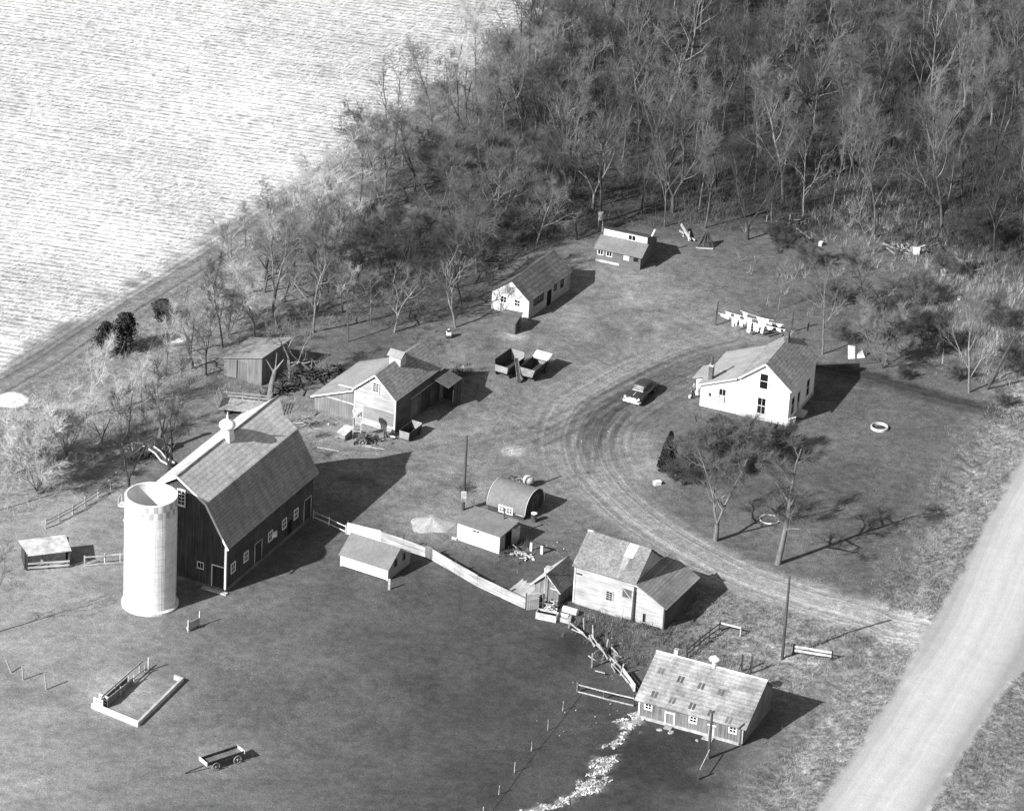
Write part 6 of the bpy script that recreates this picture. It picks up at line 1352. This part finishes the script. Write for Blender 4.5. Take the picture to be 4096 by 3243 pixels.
# ---------------------------------------------------------------- a person at the porch
def person(x, y, rz):
    t = thing('person', 'person in dark trousers and grey jacket standing beside the farmhouse porch', 'person', (x, y, 0), rz)
    J = dict(pelvis=(0, 0, .92), waist=(0, 0, 1.08), chest=(.02, 0, 1.3), neck=(.03, 0, 1.47), skull=(.04, 0, 1.58), crown=(.045, 0, 1.7),
             hl=(0, .1, .88), kl=(.04, .11, .5), al=(0, .11, .09), tl=(.16, .12, .04), hr=(0, -.1, .88), kr=(.02, -.11, .5), ar=(-.04, -.11, .09), tr=(.12, -.12, .04),
             sl=(.02, .19, 1.4), el=(.06, .25, 1.13), wl=(.22, .22, .95), pl=(.27, .21, .91), sr=(.02, -.19, 1.4), er=(.02, -.25, 1.12), wr=(.16, -.22, .9), pr=(.2, -.21, .85))
    rad = dict(pelvis=.14, waist=.12, chest=.15, neck=.055, skull=.095, crown=.075, hl=.095, kl=.062, al=.042, tl=.035, hr=.095, kr=.062, ar=.042, tr=.035, sl=.065, el=.046, wl=.03, pl=.03, sr=.065, er=.046, wr=.03, pr=.03)
    Ed = [('pelvis', 'waist'), ('waist', 'chest'), ('chest', 'neck'), ('neck', 'skull'), ('skull', 'crown'), ('pelvis', 'hl'), ('hl', 'kl'), ('kl', 'al'), ('al', 'tl'), ('pelvis', 'hr'), ('hr', 'kr'), ('kr', 'ar'), ('ar', 'tr'), ('chest', 'sl'), ('sl', 'el'), ('el', 'wl'), ('wl', 'pl'), ('chest', 'sr'), ('sr', 'er'), ('er', 'wr'), ('wr', 'pr')]
    for side in 'lr':
        b = Vector(J['p' + side]); w_ = Vector(J['w' + side]); d = (b - w_).normalized(); lat = Vector((0, 1, 0))
        for k, (off, ln) in enumerate(((-.027, .07), (-.009, .08), (.009, .075), (.027, .06))):
            J[f'f{side}{k}'] = tuple(b + lat * off + d * .02); J[f'g{side}{k}'] = tuple(b + lat * off * 1.1 + d * (.02 + ln) + Vector((0, 0, -.012))); rad[f'f{side}{k}'] = .011; rad[f'g{side}{k}'] = .008; Ed += [('p' + side, f'f{side}{k}'), (f'f{side}{k}', f'g{side}{k}')]
        J['t' + side + 'm'] = tuple(w_ + d * .05 + Vector((.0, -.04 if side == 'l' else .04, .02))); rad['t' + side + 'm'] = .01; Ed.append(('w' + side, 't' + side + 'm'))
    def skin(name, keys, grow, m, root):
        idx = {k: i for i, k in enumerate(keys)}; me = bpy.data.meshes.new(name); me.from_pydata([J[k] for k in keys], [(idx[a], idx[b]) for a, b in Ed if a in idx and b in idx], []); o = bpy.data.objects.new(name, me); link(o, t)
        md = o.modifiers.new('skin', 'SKIN'); md.use_smooth_shade = True; sv = me.skin_vertices[0].data
        for k, i in idx.items(): r = rad[k] + grow; sv[i].radius = (r, r); sv[i].use_root = (k == root)
        o.modifiers.new('sub', 'SUBSURF').render_levels = 2; me.materials.append(m); return o
    b = skin('body', list(J), 0, M['skin'], 'pelvis')
    skin('jacket', ['pelvis', 'waist', 'chest', 'sl', 'el', 'wl', 'sr', 'er', 'wr'], .016, M['cloth_grey'], 'chest')
    skin('trousers', ['pelvis', 'hl', 'kl', 'al', 'hr', 'kr', 'ar'], .02, M['cloth_dark'], 'pelvis')
    h = MB().lathe([(.105, 1.62), (.112, 1.68), (.09, 1.75), (.04, 1.785), (.01, 1.79)], (.03, 0, 0), 14); h.build('hair', M['hair'], t, smooth=True)
    f = MB(); f.beam((.13, 0, 1.6), (.155, 0, 1.57), .025, .03); f.build('nose', M['skin'], t)
    for s in (-1, 1): MB().lathe([(.012, -.008), (.012, .008)], (.128, .035 * s, 1.615), 8).build('eye', M['cloth_dark'], t); MB().lathe([(.01, -.03), (.02, 0), (.01, .03)], (.04, .098 * s, 1.6), 8).build('ear', M['skin'], t)
    MB().box(.122, .13, -.025, .025, 1.535, 1.545).build('mouth', M['cloth_dark'], t)
    for s in (-1, 1): MB().prism([(-.06, .11 * s - .045, 0), (.2, .11 * s - .045, 0), (.2, .11 * s + .045, 0), (-.06, .11 * s + .045, 0)], (0, 0, .09)).build('shoe', M['tyre'], t)
person(19.95, 4.45, 250)
t = thing('bucket', 'white bucket on the ground at the feet of the person by the porch', 'bucket', (19.55, 4.35, 0)); MB().lathe([(.11, 0), (.16, .32), (.145, .32), (.1, .03), (.01, .03)], (0, 0, 0), 14).build('pail', M['white'], t); MB().ring((0, 0, .32), (0, 1, .6), .15, .008, 14, 4).build('handle', M['rust'], t)
# ---------------------------------------------------------------- around the granary and the pasture gate
def waterworks():
    t = thing('stock_trough', 'pale board-sided water trough at the lower end of the plank fence', 'trough', (3.55, -46.75, 0), -17)
    m = MB().box(0, 2.15, 0, .06, 0, .75).box(0, 2.15, .84, .9, 0, .75).box(0, .06, .062, .838, 0, .75).box(2.09, 2.15, .062, .838, 0, .75).box(.06, 2.09, .062, .838, 0, .5); m.build('tank', M['paleboard'], t); MB().box(.07, 2.08, .07, .83, .503, .56).build('water', M['black'], t)
    t = thing('water_pump', 'dark iron hand pump standing at the back of the water trough', 'pump', (4.25, -45.3, 0)); MB().tube((0, 0, 0), (0, 0, 1.9), .09, .08, 10).tube((0, 0, 1.9), (0, 0, 2.05), .15, .12, 10).build('pipe', M['rust'], t); MB().beam((-.05, 0, 1.95), (-.5, -.1, 1.7), .06).build('handle', M['rust'], t); MB().beam((.05, 0, 1.75), (.3, -.1, 1.6), .07).build('spout', M['rust'], t)
    t = thing('fuel_tank', 'pale cylinder tank lying on the ground by the granary corner', 'tank', (6.3, -45.0, 0), -25); MB().tube((0, 0, .36), (1.55, 0, .36), .34, .34, 16).build('drum', M['white'], t); MB().box(.2, .4, -.3, .3, 0, .12).box(1.1, 1.3, -.3, .3, 0, .12).build('cradle', M['darkwood'], t)
    t = thing('concrete_slab', 'low concrete block with a bright white lid beside the water trough', 'concrete block', (5.7, -46.3, 0), -22); MB().box(0, 1.5, -.55, .2, -.05, .4).build('block', M['stone'], t); MB().box(.25, 1.15, -.1, .35, .402, .5).build('lid', M['white'], t)
    scrap('board_scrap', 'jumble of broken boards under the gable of the peaked shed', 'board heap', 5.05, -44.9, 31, 22, .7, .6, 1.2, [(M['paleboard'], .8, 'board'), (M['white'], .2, 'pale_board')], 0, (.5, 1.3), (.08, .22))
waterworks()
# ---------------------------------------------------------------- behind the barn and in the woods
scrap('machinery_heap', 'big dark heap of old farm machinery behind the barn', 'machinery', -38.9, -16.3, 41, 60, 2.3, 1.4, 1.6, [(M['rust'], .7, 'iron_frame'), (M['corral'], .15, 'beam'), (M['white'], .08, 'pale_pipe')], 15, (.5, 2.0), (.08, .3), 6)
t = thing('corn_sheller', 'dark machine with a tall slanting spout rising from the machinery heap', 'machine', (-37.2, -15.6, 0), 20); MB().prism([(-.7, -.6, .3), (.7, -.6, .3), (.5, -.5, 1.7), (-.5, -.5, 1.7)], (0, 1.1, 0)).build('body', M['rust'], t); MB().beam((0, 0, 1.5), (.6, .7, 3.6), .35, .35).build('spout', M['rust'], t); MB().box(.35, .9, .5, .95, 3.5, 3.95).build('spout_hood', M['rust'], t); wheel(t, (-.6, -.7, .5), (0, 1, 0), .5, spokes=8); wheel(t, (.6, -.7, .5), (0, 1, 0), .5, spokes=8)
t = thing('conveyor_frame', 'long curved pale conveyor lying between the machinery heap and the barn', 'conveyor', (-37.9, -16.9, 0), -38); pts = [Vector((0, 0, 1.0)), Vector((1.0, .0, .8)), Vector((2.0, -.25, .45)), Vector((3.2, -.1, .25))]; m = MB(); m2_ = MB()
for a, b in zip(pts[:-1], pts[1:]): m.beam(a, b, .7, .06); m2_.beam(a + Vector((0, .38, .1)), b + Vector((0, .38, .1)), .08, .2).beam(a + Vector((0, -.38, .1)), b + Vector((0, -.38, .1)), .08, .2)
m.build('bed', M['rust'], t); m2_.build('side_rail', M['paleboard'], t)
scrap('branch_heap', 'long dark heap of cut logs and branches behind the crib building lean-to', 'log heap', -22.3, 4.3, 51, 60, 4.2, 1.5, .9, [(M['bark_dark'], .8, 'log'), (M['bark'], .2, 'branch')], 30, (1.2, 3.6), (.1, .26))
scrap('branch_heap', 'dark pile of logs at the foot of the broken pale trunk', 'log heap', -25.0, .4, 52, 36, 2.4, 1.3, .8, [(M['bark_dark'], .8, 'log'), (M['bark'], .2, 'branch')], 20, (.8, 2.4), (.1, .22))
t = thing('dead_trunk', 'pale broken dead trunk standing behind the far end of the barn', 'dead tree', (-26.5, -1.6, 0)); MB().tube((0, 0, -.3), (.15, .35, 1.5), .38, .3, 10).tube((.15, .35, 1.48), (.5, .7, 3.2), .3, .2, 10).build('trunk', M['bark_pale'], t); MB().tube((.4, .6, 2.8), (-.5, .9, 4.2), .12, .05, 7).tube((.5, .7, 3.1), (1.4, .4, 4.6), .14, .05, 7).tube((.5, .7, 3.1), (.6, 1.2, 5.0), .1, .03, 7).build('limb', M['bark_pale'], t)
scrap('harrow', 'dark toothed farm implement lying in the yard beyond the crib building', 'implement', -6.2, 7.0, 61, 30, 1.3, .9, .6, [(M['rust'], 1, 'tine')], -20, (.4, 1.3), (.06, .22), 3)
t = thing('white_hive', 'white box with a dark lid on a dark stand at the edge of the trees', 'box on stand', (-7.6, 16.0, 0), 10); MB().box(-.26, .26, -.22, .22, .38, .78).build('box', M['white'], t); MB().box(-.3, .3, -.26, .26, 0, .379).build('stand', M['darkwood'], t); MB().box(-.2, .2, -.18, .18, .782, 1.05).build('lid', M['darkwood'], t); MB().lathe([(.02, 1.052), (.16, 1.06), (.1, 1.13)], (0, 0, 0), 10).build('pan', M['conc'], t)
t = thing('metal_drum', 'grey drum high on a post stand behind the left end of the clerestory shed', 'drum', (9.3, 47.6, 0)); MB().lathe([(.32, 1.5), (.32, 2.4), (.26, 2.42)], (0, 0, 0), 16).build('barrel', M['stone'], t)
for q in ((-.25, -.25), (.25, -.25), (.25, .25), (-.25, .25)): MB().beam((q[0], q[1], 0), (q[0], q[1], 1.5), .1).build('leg', M['corral'], t)
t = thing('fallen_timber', 'weathered timbers fallen together at the wood edge right of the clerestory shed', 'timbers', (19.4, 47.4, 0), -40); m = MB(); m.beam((-1.2, .8, .9), (1.6, -.9, .35), .22).beam((-1.0, .3, .3), (1.9, -.3, .2), .18).beam((-.6, .6, .1), (.9, -1.4, .75), .14).beam((1.2, -.6, 0), (1.2, -.6, 1.2), .14); m.build('timber', M['weathered'], t)
t = thing('pole_tripod', 'dark poles leaned together like a tent frame at the wood edge', 'poles', (21.9, 45.0, 0)); m = MB()
for k, (a, b) in enumerate([(-.9, -.5), (-.3, -.7), (.4, -.6), (1.0, -.3), (.8, .5), (.1, .8), (-.6, .6)]): m.beam((a, b, 0), (a * .12 + .05, b * .12, 1.9 - .06 * k), .15)
m.build('pole', M['darkwood'], t); MB().beam((-1.2, -.8, .05), (.9, -.9, .1), .14).build('log', M['weathered'], t)
scrap('brush_heap', 'great dark heap of cut brush in the scrub behind the washing line', 'brush heap', 32.6, 52.4, 71, 130, 2.6, 1.5, 1.5, [(M['bark_dark'], .85, 'branch'), (M['bark_pale'], .15, 'pale_branch')], 5, (.8, 2.6), (.04, .12))
scrap('board_heap', 'stacked old boards lying at the edge of the right-hand woods', 'board heap', 46.2, 46.9, 72, 26, 2.0, .7, .5, [(M['weathered'], .7, 'board'), (M['darkwood'], .3, 'dark_board')], 5, (1.5, 3.0), (.12, .25))
scrap('brush_heap', 'dark tangle of roots and brush right of the stacked old boards', 'brush heap', 49.3, 46.6, 73, 80, 1.5, 1.0, 1.3, [(M['bark_dark'], .9, 'branch'), (M['bark_pale'], .1, 'pale_branch')], 0, (.6, 1.8), (.05, .13))
for (x, y, s, lb) in [(47.1, 46.2, .9, 'white square box in front of the stacked old boards'), (50.0, 40.6, .9, 'white box at the edge of the pale reeds'), (35.7, 47.0, .6, 'small white box in the scrub below the great brush heap'), (51.4, 34.0, .5, 'small white box in the reeds at the right')]:
    b = MB().box(-.4 * s, .4 * s, -.3 * s, .3 * s, -.05, .7 * s).box(-.46 * s, .46 * s, -.36 * s, .36 * s, .7 * s + .003, .78 * s).build('white_box', M['white'], None, (x, y, gz(x, y))); b.rotation_euler.z = x; tag(b, lb, 'box', 'white boxes in the scrub')
def logs(x0, y0, x1, y1, r, label):
    a, b = Vector((x0, y0, .35)), Vector((x1, y1, .2)); t = thing('fallen_log', label, 'log', (x0, y0, 0)); d = b - a; m = MB().tube((0, 0, .35), d + Vector((0, 0, .2)), r, r * .55, 9); m.build('trunk', M['bark_pale'], t)
    m = MB()
    for f, s in ((.35, 1), (.5, -1), (.7, 1)): p = d * f + Vector((0, 0, .3)); m.tube(p, p + Vector((-d.y, d.x, 0)).normalized() * s * 1.3 + Vector((0, 0, .5)) + d.normalized() * .6, r * .35, .03, 6)
    m.build('branch', M['bark_pale'], t)
logs(51.6, 46.4, 54.0, 39.8, .26, 'long pale fallen trunk slanting out of the right-hand woods')
logs(43.0, 48.0, 46.2, 45.9, .17, 'slimmer fallen trunk in front of the stacked old boards')
logs(31.7, 53.0, 34.6, 48.6, .13, 'pale pole lying across the great brush heap')
def white_doors():
    t = thing('white_frame_panels', 'two white panels leaning on a dark post in the grass right of the farmhouse', 'panels', (38.5, 16.9, 0), 15)
    MB().slab([(-.95, -.2, .0), (-.12, -.2, .0), (-.12, .25, 1.35), (-.95, .25, 1.55)], .05).build('panel', M['white'], t); MB().slab([(.12, -.2, .0), (1.1, -.1, .0), (.75, .25, .95), (.12, .25, 1.3)], .05).build('panel', M['white'], t)
    MB().box(-.1, .1, -.05, .1, 0, 1.5).build('post', M['darkwood'], t)
white_doors()
# pale pole and sticks lying about the yard
for i, (u, v, du, dv, lb) in enumerate([(1060, 948, 46, -10, 'pale pole lying on the bare ground in the middle of the yard'), (668, 942, 46, 8, 'pale stick on the ground below the crib building lean-to'), (770, 940, 40, 6, 'pale stick on the ground below the mill'), (1270, 1400 - 270, 12, 6, 'short pale stick near the drive')]):
    a, b = at(u, v, .08), at(u + du, v + dv, .08); m = MB().tube(Vector((0, 0, 0)), b - a, .04, .03, 7).build('pole', M['paleboard'], None, a); m.name = 'loose_pole'; tag(m, lb, 'pole', 'poles lying in the yard')
def chips():
    g = np.random.default_rng(33); V = []; n = 420
    areas = [(560, 850, 90, 60, 30), (1100, 950, 120, 80, 14), (1150, 1170, 90, 40, 25), (1280, 1310, 120, 60, 30), (1350, 700, 120, 80, 12), (1250, 1500, 120, 80, 24), (1900, 480, 160, 60, 24)]
    for (u, v, su, sv, k) in areas:
        for _ in range(k):
            p = at(u + g.normal() * su * .5, v + g.normal() * sv * .5); s = g.uniform(.03, .1); a = g.uniform(0, 6.28); z = gz(p.x, p.y) + .05; c, d = math.cos(a) * s, math.sin(a) * s
            V += [(p.x - c - d * .6, p.y - d + c * .6, z), (p.x + c - d * .6, p.y + d + c * .6, z + .03), (p.x + c + d * .6, p.y + d - c * .6, z + .05), (p.x - c + d * .6, p.y - d - c * .6, z)]
    o = bpy.data.objects.new('pale_chips', mesh_np('pale_chips', np.array(V), np.arange(len(V)).reshape(-1, 4), M['straw'])); link(o); stuff(o)
chips()
